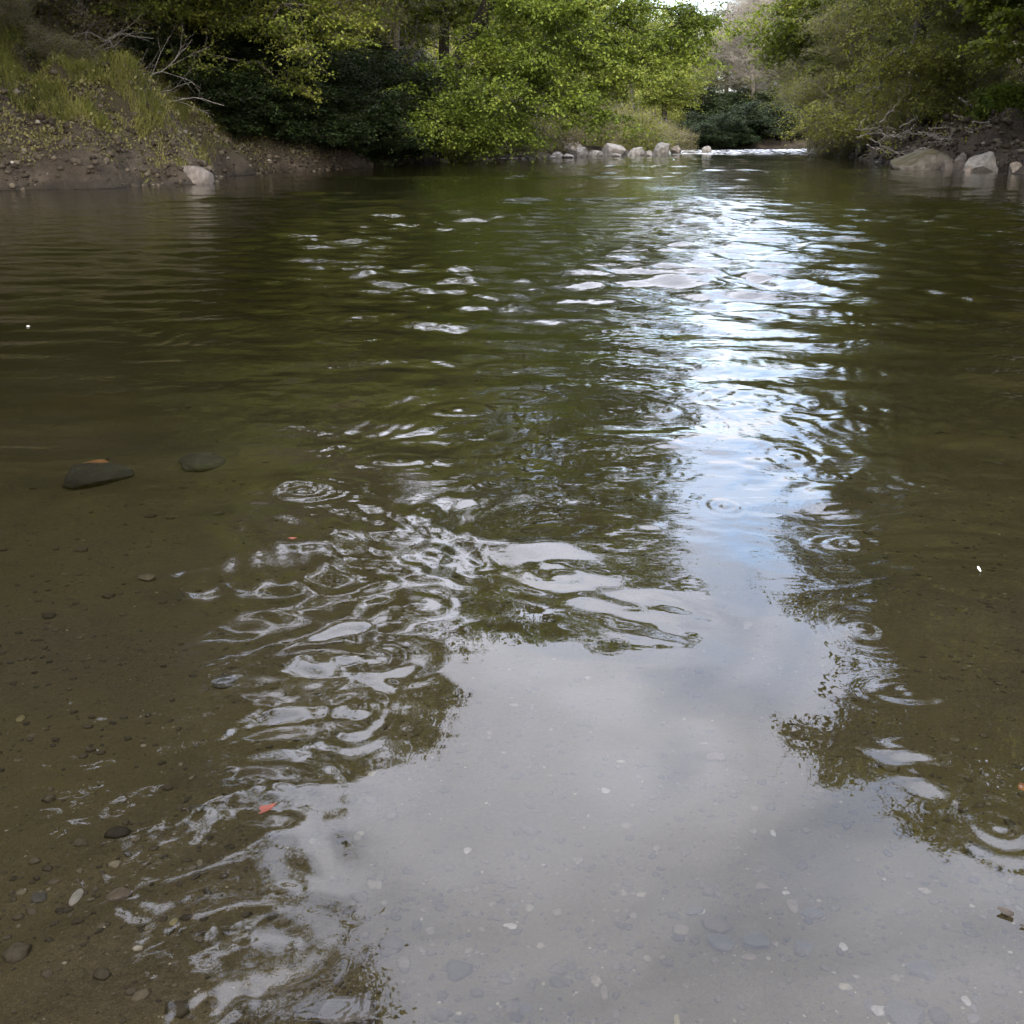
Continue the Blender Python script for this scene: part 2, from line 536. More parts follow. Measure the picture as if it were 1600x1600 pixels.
# ------------------------------------------------------------------ vegetation materials
def leaf_mat(name, dark, mid, light, trans=0.4):
    m = bpy.data.materials.new(name)
    m.use_nodes = True
    t = m.node_tree
    for n in list(t.nodes):
        t.nodes.remove(n)
    a = N(t, 'ShaderNodeAttribute', attribute_name='tint')
    col = ramp(t, a.outputs['Fac'], [(0.0, dark), (0.5, mid), (1.0, light)])
    df = N(t, 'ShaderNodeBsdfPrincipled')
    df.inputs['Roughness'].default_value = 0.55
    df.inputs['Specular IOR Level'].default_value = 0.12
    L(t, col, df.inputs['Base Color'])
    tl = N(t, 'ShaderNodeBsdfTranslucent')
    br = N(t, 'ShaderNodeVectorMath', operation='MULTIPLY')
    L(t, col, br.inputs[0])
    br.inputs[1].default_value = (1.5, 1.6, 0.7)
    L(t, br.outputs[0], tl.inputs['Color'])
    mx = N(t, 'ShaderNodeMixShader')
    mx.inputs[0].default_value = trans
    L(t, df.outputs[0], mx.inputs[1])
    L(t, tl.outputs[0], mx.inputs[2])
    out = N(t, 'ShaderNodeOutputMaterial')
    L(t, mx.outputs[0], out.inputs[0])
    return m


def bark_mat(name, a, b, scale=6.0):
    m = bpy.data.materials.new(name)
    m.use_nodes = True
    t = m.node_tree
    bs = t.nodes['Principled BSDF']
    bs.inputs['Roughness'].default_value = 0.9
    bs.inputs['Specular IOR Level'].default_value = 0.15
    tcn = N(t, 'ShaderNodeTexCoord')
    n1 = N(t, 'ShaderNodeTexNoise', i_Scale=scale, i_Detail=6.0, i_Roughness=0.7)
    L(t, tcn.outputs['Object'], n1.inputs['Vector'])
    L(t, ramp(t, n1.outputs[0], [(0.35, a), (0.65, b)]), bs.inputs['Base Color'])
    bp = N(t, 'ShaderNodeBump', i_Strength=0.5, i_Distance=0.05)
    L(t, n1.outputs[0], bp.inputs['Height'])
    L(t, bp.outputs[0], bs.inputs['Normal'])
    return m


M_FRESH = leaf_mat('fresh_leaves', (0.042, 0.058, 0.009), (0.100, 0.120, 0.018), (0.180, 0.185, 0.038))
M_BEECH = leaf_mat('beech_leaves', (0.040, 0.058, 0.009), (0.088, 0.118, 0.017), (0.150, 0.175, 0.030))
M_YELLOW = leaf_mat('yellow_green_leaves', (0.048, 0.056, 0.010), (0.095, 0.104, 0.015), (0.170, 0.150, 0.030))
M_OLIVE = leaf_mat('olive_leaves', (0.060, 0.062, 0.014), (0.118, 0.120, 0.024), (0.185, 0.180, 0.040))
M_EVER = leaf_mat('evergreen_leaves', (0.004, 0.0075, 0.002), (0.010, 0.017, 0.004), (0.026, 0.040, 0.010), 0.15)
M_SCRUB = leaf_mat('scrub_leaves', (0.056, 0.050, 0.020), (0.110, 0.096, 0.036), (0.175, 0.158, 0.055))
M_GRASS = leaf_mat('grass_blades', (0.040, 0.044, 0.012), (0.085, 0.086, 0.022), (0.140, 0.125, 0.040))
M_DARKBARK = bark_mat('dark_bark', (0.012, 0.010, 0.008), (0.040, 0.034, 0.027))
M_BARK = bark_mat('grey_brown_bark', (0.035, 0.029, 0.023), (0.10, 0.086, 0.070))
M_TWIG = bark_mat('grey_twigs', (0.085, 0.074, 0.058), (0.18, 0.16, 0.13))  # twig grey, lightened in place of haze on the far bare trees
M_PALE = bark_mat('bleached_wood', (0.085, 0.073, 0.060), (0.22, 0.195, 0.165), 9.0)


# ------------------------------------------------------------------ tree builder
def frustums(p0, p1, r0, r1, sides):
    """tapered tubes for many edges at once"""
    n = len(p0)
    if n == 0:
        return np.zeros((0, 3)), np.zeros((0, 4), int)
    d = norm(p1 - p0)
    ref = np.where(np.abs(d[:, 2:3]) > 0.92, np.array([[1.0, 0, 0]]), np.array([[0, 0, 1.0]]))
    a = norm(np.cross(d, ref))
    b = np.cross(d, a)
    th = np.arange(sides) * 2 * math.pi / sides
    ring = np.cos(th)[None, :, None] * a[:, None, :] + np.sin(th)[None, :, None] * b[:, None, :]
    v0 = p0[:, None, :] + ring * r0[:, None, None]
    v1 = p1[:, None, :] + ring * r1[:, None, None]
    V = np.concatenate([v0, v1], 1).reshape(-1, 3)
    base = (np.arange(n) * 2 * sides)[:, None]
    i = np.arange(sides)
    j = (i + 1) % sides
    f = np.stack([base + i, base + j, base + sides + j, base + sides + i], -1).reshape(-1, 4)
    return V, f


def sample_blobs(rng, blobs, n, clump, sig):
    vol = np.array([b[3] * b[4] * b[5] * (b[6] if len(b) > 6 else 1) for b in blobs])
    nc = max(4, n // clump)
    bi = rng.choice(len(blobs), nc, p=vol / vol.sum())
    B = np.array([b[:6] for b in blobs])[bi]
    dirs = norm(rng.normal(size=(nc, 3)))
    rad = rng.random((nc, 1)) ** 0.45
    c = B[:, :3] + dirs * rad * B[:, 3:6]
    ci = rng.integers(0, nc, n)
    off = rng.normal(size=(n, 3)) * sig * np.array([1, 1, 0.55])
    return c[ci] + off


def grow(rng, trunk, r_base, r_tip, tips, seg=0.8, lift=0.12):
    """attach every tip to the nearest branch; returns edges with radii"""
    pos = [np.array(p, float) for p in trunk]
    par = [-1] + list(range(len(trunk) - 1))
    path = [0.0]
    for i in range(1, len(trunk)):
        path.append(path[-1] + float(np.linalg.norm(pos[i] - pos[i - 1])))
    cap = len(tips) * 16 + 100
    A = np.zeros((cap, 3))
    PL = np.zeros(cap)
    n = len(pos)
    A[:n] = pos
    PL[:n] = path
    par = par + [0] * (cap - n)
    start = max(1, int(n * 0.25))
    tr = A[start:n]
    dist = np.min(np.linalg.norm(tips[:, None, :] - tr[None], axis=2), axis=1)
    leaf_nodes = []
    tipdirs = []
    for ti in np.argsort(dist):
        tp = tips[ti]
        dv = A[start:n] - tp
        dd = np.sqrt((dv * dv).sum(1))
        cost = dd + 0.18 * PL[start:n] + 0.5 * np.maximum(A[start:n, 2] - tp[2] - 0.5, 0)
        k = int(np.argmin(cost)) + start
        p0 = A[k].copy()
        D = float(np.linalg.norm(tp - p0))
        m = min(14, max(1, int(D / seg)))
        prev = k
        for q in range(1, m + 1):
            s = q / m
            p = p0 + (tp - p0) * s
            if q < m:
                p = p + np.array([0, 0, 1]) * math.sin(math.pi * s) * D * lift + rng.normal(size=3) * 0.06 * D / m * 1.5
            A[n] = p
            PL[n] = PL[prev] + D / m
            par[n] = prev
            prev = n
            n += 1
            if n >= cap - 16:
                break
        leaf_nodes.append(prev)
        tipdirs.append(A[prev] - A[par[prev]])
        if n >= cap - 16:
            break
    par = np.array(par[:n])
    A = A[:n]
    cnt = np.zeros(n)
    cnt[leaf_nodes] = 1
    for i in range(n - 1, 0, -1):
        cnt[par[i]] += cnt[i]
    cnt = np.maximum(cnt, 1)
    rad = r_tip * cnt ** 0.5
    rad = rad * min(1.0, r_base / rad[0]) if rad[0] > r_base else rad
    rad = np.maximum(rad, r_tip * 0.6)
    nt_ = len(trunk)
    tt = np.linspace(1, 0.35, nt_)
    rad[:nt_] = np.maximum(rad[:nt_], r_base * tt)
    rad[0] = r_base * 1.35
    e = np.arange(1, n)
    return A, par, rad, np.array(leaf_nodes), norm(np.array(tipdirs))


def tree(name, label, cat, loc, trunk, blobs, rng_seed, n_tips, bark, leafm, group=None, r_base=0.25, r_tip=0.012, clump=10, sig=0.6,
         n_tw=7, tw_len=0.9, n_lf=10, leaf=0.12, flat=0.6, droop=0.25, sub=0, twig_mat=None, lift=0.12, tintbias=0.0, jit=0.12, extra_twigs=True, sides=8, tipw=0.6):
    rng = np.random.default_rng(rng_seed)
    root = empty(name, loc, label, cat, group)
    tips = sample_blobs(rng, blobs, n_tips, clump, sig)
    A, par, rad, ln, td = grow(rng, trunk, r_base, r_tip, tips, lift=lift)
    e = np.arange(1, len(A))
    r1, r0 = rad[e], np.minimum(rad[par[e]], rad[e] * 1.6)
    thick = r1 > 0.07
    V, Fq = [], []
    off = 0
    for msk, sd_ in ((thick, sides), (~thick & (r1 > 0.025), 5), (r1 <= 0.025, 3)):
        v, f = frustums(A[par[e[msk]]], A[e[msk]], r0[msk], r1[msk], sd_)
        V.append(v)
        Fq.append(f + off)
        off += len(v)
    # twigs
    nt_ = len(ln) * n_tw
    base = np.repeat(A[ln], n_tw, 0)
    pd = np.repeat(td, n_tw, 0)
    rv = rng.normal(size=(nt_, 3)) * np.array([1, 1, 0.5])
    dirs = norm(0.55 * pd + norm(rv) * 0.85)
    dirs[:, 2] = dirs[:, 2] * flat - droop * 0.4
    dirs = norm(dirs)
    ll = tw_len * rng.uniform(0.45, 1.2, (nt_, 1))
    back = rng.random((nt_, 1)) * 0.5
    b0 = base - pd * back * tw_len * 0.8
    mid = b0 + dirs * ll * 0.5 + rng.normal(size=(nt_, 3)) * 0.05 * tw_len
    end = b0 + dirs * ll - np.array([0, 0, 1]) * droop * ll * 0.5 + rng.normal(size=(nt_, 3)) * 0.06 * tw_len
    rt = np.full(nt_, r_tip * tipw)
    TV, TF, toff = [], [], 0
    segs = [(b0, mid, rt, rt * 0.75), (mid, end, rt * 0.75, rt * 0.35)]
    if sub:
        k = sub
        s = rng.random((nt_ * k, 1))
        sb = np.repeat(mid, k, 0) * (1 - s) + np.repeat(end, k, 0) * s
        sdv = norm(np.repeat(dirs, k, 0) * 0.8 + rng.normal(size=(nt_ * k, 3)) * 0.6)
        se = sb + sdv * np.repeat(ll, k, 0) * rng.uniform(0.25, 0.6, (nt_ * k, 1))
        rs = np.full(nt_ * k, r_tip * tipw * 0.5)
        segs.append((sb, se, rs, rs * 0.5))
    for a_, b_, ra, rb in segs:
        v, f = frustums(a_, b_, ra, rb, 3)
        TV.append(v)
        TF.append(f + toff)
        toff += len(v)
    if leafm is None or not extra_twigs:
        mesh_obj('trunk', np.concatenate(V), np.concatenate(Fq), bark, root, smooth=True)
        mesh_obj('crown', np.concatenate(TV), np.concatenate(TF), twig_mat or bark, root)
        if leafm is None:
            return root
        crown_name = 'foliage'
    else:
        V += TV
        Fq += [f + off for f in TF]
        mesh_obj('trunk', np.concatenate(V), np.concatenate(Fq), bark, root, smooth=True)
        crown_name = 'crown'
    # leaves along the twigs
    nl = nt_ * n_lf
    s = rng.uniform(0.1, 1.08, (nl, 1))
    a0, am, a1 = (np.repeat(q, n_lf, 0) for q in (b0, mid, end))
    p = np.where(s < 0.5, a0 + (am - a0) * s * 2, am + (a1 - am) * (s - 0.5) * 2)
    p = p + rng.normal(size=(nl, 3)) * np.array([jit, jit, jit * 0.6])
    td2 = np.repeat(dirs, n_lf, 0)
    uu = norm(td2 * 0.6 + rng.normal(size=(nl, 3)) * np.array([0.8, 0.8, 0.45]) - np.array([0, 0, 0.25]))
    nn = norm(np.array([0, 0, 0.9]) + rng.normal(size=(nl, 3)) * 0.62)
    vv = norm(np.cross(nn, uu))
    sz = leaf * rng.uniform(0.55, 1.3, (nl, 1))
    q0 = p
    q1 = p + uu * sz * 0.45 + vv * sz * 0.33
    q2 = p + uu * sz
    q3 = p + uu * sz * 0.45 - vv * sz * 0.33
    LV = np.stack([q0, q1, q2, q3], 1).reshape(-1, 3)
    LF = np.arange(nl * 4).reshape(-1, 4)
    # tint varies by branch and by leaf
    tb = rng.normal(size=len(ln)) * 0.14
    low = 0.05 * fnoise(A[ln, 0], A[ln, 2], 3.0, rng_seed + 3)
    tint = 0.5 + tintbias + np.repeat(tb + low * 2, n_tw * n_lf) + rng.normal(size=nl) * 0.16
    mesh_obj(crown_name, LV, LF, leafm, root, attrs={'tint': np.repeat(np.clip(tint, 0, 1), 4)})
    return root


def trunk_path(p0, p1, n=9, bend=0.3, seed=0):
    r = np.random.default_rng(seed)
    p0, p1 = np.array(p0, float), np.array(p1, float)
    out = []
    b = r.normal(size=3) * bend * np.array([1, 1, 0.1])
    for i in range(n):
        s = i / (n - 1)
        out.append(p0 + (p1 - p0) * s + b * math.sin(math.pi * s) + r.normal(size=3) * 0.05)
    return out


def lb(px, py, Y, rx, ry, rz, w=1.0, o=(0, 0, 0)):
    """a crown lump placed where it stands in the scene, local to o"""
    p = P(px, py, Y)
    k = Y / F / CP * 1.0
    return (p[0] - o[0], p[1] - o[1], p[2] - o[2], rx * k, ry, rz * k, w)


# ---- hero beech leaning over the pool
bx, by = P(640, 206, 60)[0], 60.0  # trunk foot
bz = tz(bx, by) - 0.3
o = (bx, by, bz)
blobs = [lb(760, 110, 53, 100, 4, 75, 1, o), lb(880, 90, 52, 110, 4, 75, 1, o), lb(905, 190, 51, 36, 1.4, 40, 1.6, o),
         lb(1000, 70, 51, 80, 3, 55, 1, o), lb(1075, 35, 51, 50, 2.5, 45, 1.2, o), lb(710, 185, 53, 45, 2.5, 40, 1.3, o),
         lb(790, 185, 53, 70, 2.5, 38, 1.3, o), lb(690, 195, 55, 45, 2, 28, 1.4, o), lb(645, 120, 56, 40, 2, 45, 1.2, o), lb(640, 30, 56, 55, 2, 45, 1, o), lb(925, 205, 51, 22, 1, 26, 4, o), lb(740, 215, 53, 50, 2, 18, 2, o), lb(850, 165, 52, 60, 2, 45, 1.3, o), lb(1005, 135, 51, 26, 1.2, 32, 1.6, o),
         (-bx + 1.5, -9, 11 - bz, 7.2, 4.5, 5), (-bx + 5.2, -9, 11.5 - bz, 3.6, 3.2, 5.5),
         (-bx + 1.0, -9, 17.5 - bz, 6.2, 4.5, 5.2), (-bx + 4.8, -9, 18.5 - bz, 3.8, 3.5, 4.2), (-bx - 2.5, -7, 12 - bz, 4, 4, 4)]
tree('beech_tree', 'large fresh-green beech leaning right over the pool with branches drooping to the water', 'tree', o,
     trunk_path((0, 0, 0), (-bx + 1.0, -8.5, 15 - bz), 14, 0.8, 3), blobs, 11, 2100, M_DARKBARK, M_BEECH, r_base=0.36, r_tip=0.011,
     clump=9, sig=0.65, n_tw=8, tw_len=1.0, n_lf=15, leaf=0.145, flat=0.35, droop=0.35, lift=0.10)

# ---- yellow-green tree over the left undercut
bx, by = -14.6, 46.0
bz = tz(bx, by) - 0.3
o = (bx, by, bz)
blobs = [lb(300, 30, 43, 95, 2.5, 28, 1, o), lb(400, 75, 42.5, 90, 2.0, 22, 1.3, o), lb(430, 130, 42.5, 85, 1.6, 17, 1.6, o), lb(360, 160, 42, 60, 1.4, 18, 1.4, o),
         lb(520, 50, 44, 70, 2, 35, 1, o), lb(330, 100, 42, 50, 1.6, 18, 1.4, o), lb(480, 20, 43, 70, 2, 25, 1, o), lb(560, 120, 46, 60, 2, 35, 1, o),
         lb(250, -40, 43, 130, 3, 40, 1, o), lb(420, -60, 44, 130, 3, 50, 1, o),
         lb(330, 20, 42.5, 110, 2, 30, 1.6, o), lb(470, 60, 42.5, 90, 2, 30, 1.5, o), lb(260, 60, 43, 50, 1.6, 25, 1.2, o), lb(450, 160, 42, 40, 1.3, 12, 1.2, o),
         (6.5, -4, 8.5 - bz, 6, 4, 2.6), (10.5, -1.5, 9.5 - bz, 5, 4, 3.0),  # unseen crown lumps added above the view to keep light off the hollow
         (0, -2, 11 - bz, 5.5, 4.5, 5.0), (3.5, -2, 9 - bz, 4, 4, 4.0), (-1, 0, 16 - bz, 4.5, 4, 4)]
tree('hazel_tree', 'bright yellow-green tree with layered branches over the dark undercut bank', 'tree', o,
     trunk_path((0, 0, 0), (1.0, -1.0, 14 - bz), 12, 0.6, 5), blobs, 12, 1900, M_BARK, M_FRESH, r_base=0.35, r_tip=0.011,
     clump=10, sig=0.55, n_tw=8, tw_len=0.9, n_lf=14, leaf=0.125, flat=0.25, droop=0.3, lift=0.08, tintbias=0.12)

# ---- olive willow hanging over the right bank
bx, by = P(1440, 200, 60)[0], 61.0
bz = tz(bx, by) - 0.3
o = (bx, by, bz)
blobs = [lb(1400, 165, 56, 70, 2.5, 38, 1.2, o), lb(1300, 190, 57, 45, 2, 28, 1.4, o), lb(1450, 120, 56, 70, 3, 55, 1, o), lb(1390, 110, 57, 50, 2.5, 45, 1, o),
         lb(1490, 70, 55, 75, 3, 50, 1, o), lb(1500, 150, 55, 45, 2, 40, 1.2, o), lb(1440, 20, 57, 80, 3, 50, 1, o), lb(1545, 100, 54, 50, 2, 70, 1, o),
         lb(1450, -80, 57, 110, 4, 70, 1, o), (0, 0, 13 - bz, 5, 5, 5), (-1, -2, 19 - bz, 4, 4, 4)]
tree('willow_tree', 'olive-green willow with fine leaves hanging low over the driftwood on the right bank', 'tree', o,
     trunk_path((0, 0, 0), (0.5, -1.5, 16 - bz), 12, 0.6, 8), blobs, 13, 1300, M_BARK, M_OLIVE, r_base=0.35, r_tip=0.010,
     clump=8, sig=0.7, n_tw=8, tw_len=1.0, n_lf=11, leaf=0.13, flat=0.6, droop=0.4, lift=0.12, tintbias=0.1, twig_mat=M_TWIG)

# ---- dark holly added to shade the hollow
bx, by = P(520, 206, 57)[0], 57.0
bz = tz(bx, by) - 0.3
o = (bx, by, bz)
tree('holly_tree', 'dark evergreen tree added to shade the black hollow between the yellow-green tree and the beech', 'tree', o,
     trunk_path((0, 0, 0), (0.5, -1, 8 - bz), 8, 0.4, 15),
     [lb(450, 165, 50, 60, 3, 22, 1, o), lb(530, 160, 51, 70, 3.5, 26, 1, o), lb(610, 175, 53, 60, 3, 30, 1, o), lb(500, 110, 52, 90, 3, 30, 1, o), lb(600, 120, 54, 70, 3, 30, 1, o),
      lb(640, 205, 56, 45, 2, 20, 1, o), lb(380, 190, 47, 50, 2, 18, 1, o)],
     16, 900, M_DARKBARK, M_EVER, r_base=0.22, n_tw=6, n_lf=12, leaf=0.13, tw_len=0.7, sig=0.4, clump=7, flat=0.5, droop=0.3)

# ---- tall thin-leafed trees whose tops lean over the pool above the picture
TALL = [((-15.8, 14), [(-8.5, 17, 16.5, 4.5, 4.5, 4), (-7.0, 19, 18.5, 3.4, 3.4, 3.2), (-11, 14, 15, 5, 5, 5), (-12, 20, 18, 4, 4, 4), (-6.3, 17, 19.5, 3, 3, 3), (-8.5, 14.5, 18.5, 4, 4, 3)], 'ash arching furthest over the near water, mirrored at the bottom left', 1500),
        ((-17.0, 29), [(-12, 29, 14, 6, 5, 6), (-9.5, 30, 19, 4.8, 4, 5), (-14, 29, 21, 5, 5, 5), (-15, 27, 10, 5, 5, 4)], 'tall ash leaning out from the left bank, nearest of those mirrored at lower left', 1000),
        ((-18.5, 20), [(-14, 20, 12, 5, 5, 5), (-12, 20, 17, 5, 4.5, 5), (-16, 19, 20, 5, 5, 4)], 'tall ash with wide thin top, mirrored in the bottom left corner', 480),
        ((-10.5, 56), [(-9, 54, 22, 6.5, 5, 7), (-6.5, 54, 27, 4.5, 4, 4.5), (-12, 54, 29, 5, 5, 4)], 'tallest ash behind the dark hollow, mirrored left of the bright water', 700),
        ((-20, 49), [(-19, 48, 19, 6, 5, 6), (-17, 48, 25, 5.5, 4.5, 5), (-24, 48, 23, 6, 5, 6)], 'tall ash behind the left earth bank, mirrored in the middle left', 700),
        ((22.5, 32), [(17, 32, 14, 5.5, 5, 6), (13.5, 32.5, 17.5, 3.6, 4, 3.6), (19, 31, 17, 5.5, 5, 4.5), (15, 33, 10.5, 3.5, 4, 3), (20, 33, 12, 4.5, 5, 6)], 'tall ash leaning out from the right bank, mirrored at the right edge', 1500),
        ((23, 44), [(18, 43, 15, 4.5, 4, 6), (14, 43, 15, 3.0, 3, 4.5), (21, 42, 20, 5, 5, 5)], 'tall ash behind the block boulder, mirrored right of the bright water', 900)]
for i, ((tx, ty), bl, lab, nt_) in enumerate(TALL):
    tzz = tz(tx, ty) - 0.3
    bl2 = [(b[0] - tx, b[1] - ty, b[2] - tzz, b[3], b[4], b[5]) for b in bl]
    top = bl2[1]
    tree('ash_tree', lab, 'tree', (tx, ty, tzz), trunk_path((0, 0, 0), (top[0] * .7, top[1] * .7, top[2]), 12, 0.5, 90 + i), bl2, 95 + i, nt_, M_BARK, M_OLIVE,
         r_base=0.3, r_tip=0.016, clump=13, sig=0.62, n_tw=8, tw_len=1.1, n_lf=9, leaf=0.16, flat=1.0, droop=0.0, sub=2, lift=0.05, twig_mat=M_TWIG)

# ---- prototypes copied along the banks
def std_blobs(h, r, low=0.28):
    c = (1 + low) / 2
    return [(0, 0, h * c, r, r, h * (1 - low) / 2 * 0.85), (r * .45, r * .2, h * (c - .12), r * .7, r * .7, h * .2), (-r * .4, -r * .3, h * (c - .05), r * .7, r * .7, h * .22),
            (0.1 * r, -.4 * r, h * (c + .18), r * .55, r * .55, h * .2)]


def place(px, Y, dz=-0.3):
    x = P(px, 206, Y)[0]
    return (x, Y, tz(x, Y) + dz)


# background rows: (px of trunk, distance, turn, scale, label, group)
LEAFY = [(-60, 50, 0.0, 1.15, 'tall fresh-green tree at the top left behind the brown scrub', None),
         (130, 54, 1.2, 1.1, 'green tree on the slope above the left earth bank', None),
         (560, 64, 2.1, 0.95, 'green tree behind the dark hollow, between the yellow-green tree and the beech', None),
         (480, 74, 3.0, 1.25, None, 'G1'), (610, 80, 3.9, 1.2, None, 'G1'), (700, 74, 3.3, 1.1, None, 'G1'), (830, 84, 4.0, 1.1, None, 'G1'), (930, 98, 5.0, 1.0, None, 'G1'), (1040, 112, 0.7, 0.85, None, 'G1'),
         (1330, 76, 1.9, 1.15, 'rounded green tree high on the right slope above the bare grey trees', None),
         (1460, 74, 2.6, 1.25, None, 'G2'), (1600, 62, 3.1, 1.2, None, 'G2'), (1700, 52, 4.4, 1.2, None, 'G2'),
         (-130, 44, 5.2, 1.3, None, 'G3'), (60, 50, 1.2, 1.35, None, 'G3'), (330, 60, 2.2, 1.3, None, 'G3'), (-220, 38, 5.5, 1.35, None, 'G3'), (-420, 32, 0.4, 1.25, None, 'G3'), (1730, 46, 0.6, 1.35, None, 'G2'), (1850, 42, 0.9, 1.35, None, 'G2'), (1790, 37, 4.9, 1.4, None, 'G2'), (2100, 38, 2.9, 1.2, None, 'G2'), (-700, 26, 2.4, 1.1, None, 'G3')]
GL = {'G1': ('green leafy tree in the wood behind the leaning beech', 'leafy trees behind the beech'),
      'G2': ('tall green leafy tree on the right slope behind the willow', 'leafy trees on the right slope'),
      'G3': ('tall leafy tree on the left slope, mirrored in the water', 'leafy trees on the left slope')}
ORD = ['leftmost', 'second from left', 'third from left', 'fourth from left', 'fifth from left', 'sixth from left', 'seventh from left', 'eighth from left', 'ninth from left',
       'tenth from left', 'eleventh from left', 'twelfth from left', 'thirteenth from left', 'fourteenth from left', 'fifteenth from left', 'rightmost']


def ordinal(rows, g, px):
    xs = sorted(r_[0] for r_ in rows if r_[5] == g)
    k = xs.index(px)
    return 'rightmost' if k == len(xs) - 1 else ORD[k]


first = None
for i, (px, Y, rz, s, lab, g) in enumerate(LEAFY):
    loc = place(px, Y)
    label, grp = (ordinal(LEAFY, g, px) + ' ' + GL[g][0], GL[g][1]) if g else (lab, None)
    if first is None:
        first = tree('leafy_tree', label, 'tree', loc, trunk_path((0, 0, 0), (0.3, 0.2, 13), 10, 0.4, 21), std_blobs(16, 5.2, 0.12), 22, 900, M_BARK, M_FRESH,
                     group=grp, r_base=0.3, n_tw=6, n_lf=12, leaf=0.19, tw_len=1.1, sig=0.8, clump=9, flat=0.4)
        first.rotation_euler = (0, 0, rz)
        first.scale = (s, s, s)
    else:
        copy_tree(first, loc, rz, s, label, grp)

# olive, twiggy half-leafed trees
OL = [(60, 47, 0.3, 0.75, 'olive-brown half-leafed tree at the far left above the earth bank', None),
      (230, 50, 1.5, 0.85, 'olive twiggy tree behind the bleached branches on the left', None),
      (470, 60, 2.7, 0.95, 'olive-brown tree rising behind the yellow-green tree', None),
      (610, 62, 3.9, 0.95, 'brownish half-leafed tree just left of the beech trunk', None),
      (1270, 84, 0.9, 0.9, 'olive half-leafed tree above the flat rock at the right end of the rapids', None),
      (1345, 68, 2.2, 0.75, 'olive twiggy tree left of the willow on the right bank', None),
      (1250, 122, 4.1, 0.9, None, 'H1'), (1150, 125, 5.3, 0.8, None, 'H1'), (1080, 135, 0.2, 0.8, None, 'H1'), (990, 120, 1.1, 0.9, None, 'H1'), (1210, 140, 2.0, 0.85, None, 'H1'),
      (1540, 58, 3.0, 0.8, 'olive tree behind the dark green bush at the right edge', None)]
HL = {'H1': ('olive half-leafed tree on the far hillside beyond the rapids', 'half-leafed trees beyond the rapids')}
first_ol = None
for i, (px, Y, rz, s, lab, g) in enumerate(OL):
    loc = place(px, Y)
    label, grp = (ordinal(OL, g, px) + ' ' + HL[g][0], HL[g][1]) if g else (lab, None)
    if first_ol is None:
        first_ol = tree('half_leafed_tree', label, 'tree', loc, trunk_path((0, 0, 0), (-0.3, 0.4, 11), 9, 0.5, 31), std_blobs(15, 4.6, 0.04), 32, 800, M_TWIG, M_OLIVE,
                        group=grp, r_base=0.22, n_tw=8, n_lf=6, leaf=0.13, tw_len=1.2, sig=0.8, clump=7, flat=0.9, droop=0.0, sub=1, lift=0.0, r_tip=0.013)
        first_ol.rotation_euler = (0, 0, rz)
        first_ol.scale = (s, s, s)
    else:
        copy_tree(first_ol, loc, rz, s, label, grp)

# bare grey trees
BT = [(1228, 126, 0.0, 1.15, 'bare grey tree with pale trunk in the gap right of the rapids', None),
      (1175, 118, 1.0, 0.95, None, 'B1'), (1130, 128, 2.0, 0.9, None, 'B1'), (1240, 130, 3.0, 1.0, None, 'B1'), (1195, 150, 4.0, 1.0, None, 'B1'), (1290, 120, 5.0, 1.0, None, 'B1'),
      (1330, 82, 0.6, 0.95, 'bare grey-brown tree on the right slope behind the olive twiggy tree', None),
      (1390, 80, 1.6, 0.95, 'bare grey tree showing between willow and green tree on the right slope', None),
      (600, 70, 2.6, 1.0, 'bare brown tree with forked trunk behind the dark hollow', None),
      (-330, 31, 3.6, 1.35, None, 'B2'), (-560, 25, 4.6, 1.4, None, 'B2'), (-120, 41, 5.6, 1.25, None, 'B2'),
      (1760, 43, 0.5, 1.3, None, 'B3'), (1660, 50, 1.7, 1.2, None, 'B3'), (520, 57, 2.9, 1.15, None, 'B2'), (250, 52, 0.9, 1.25, None, 'B2')]
BL = {'B1': ('bare grey tree fading into the far hillside beyond the rapids', 'bare grey trees beyond the rapids'),
      'B2': ('tall bare tree on the left bank, top mirrored in pool', 'bare trees on the left bank'),
      'B3': ('tall bare tree on the right bank, top mirrored in pool', 'bare trees on the right bank')}
first_b = None
for i, (px, Y, rz, s, lab, g) in enumerate(BT):
    loc = place(px, Y)
    label, grp = (ordinal(BT, g, px) + ' ' + BL[g][0], BL[g][1]) if g else (lab, None)
    if first_b is None:
        first_b = tree('bare_tree', label, 'tree', loc, trunk_path((0, 0, 0), (0.4, 0.1, 14), 10, 0.5, 41), std_blobs(17, 5.2, 0.2), 42, 900, M_BARK, None,
                       group=grp, r_base=0.25, n_tw=9, tw_len=1.5, sig=1.0, clump=5, flat=1.0, droop=0.0, sub=3, lift=0.05, twig_mat=M_TWIG, r_tip=0.016)
        first_b.rotation_euler = (0, 0, rz)
        first_b.scale = (s, s, s)
    else:
        copy_tree(first_b, loc, rz, s, label, grp)

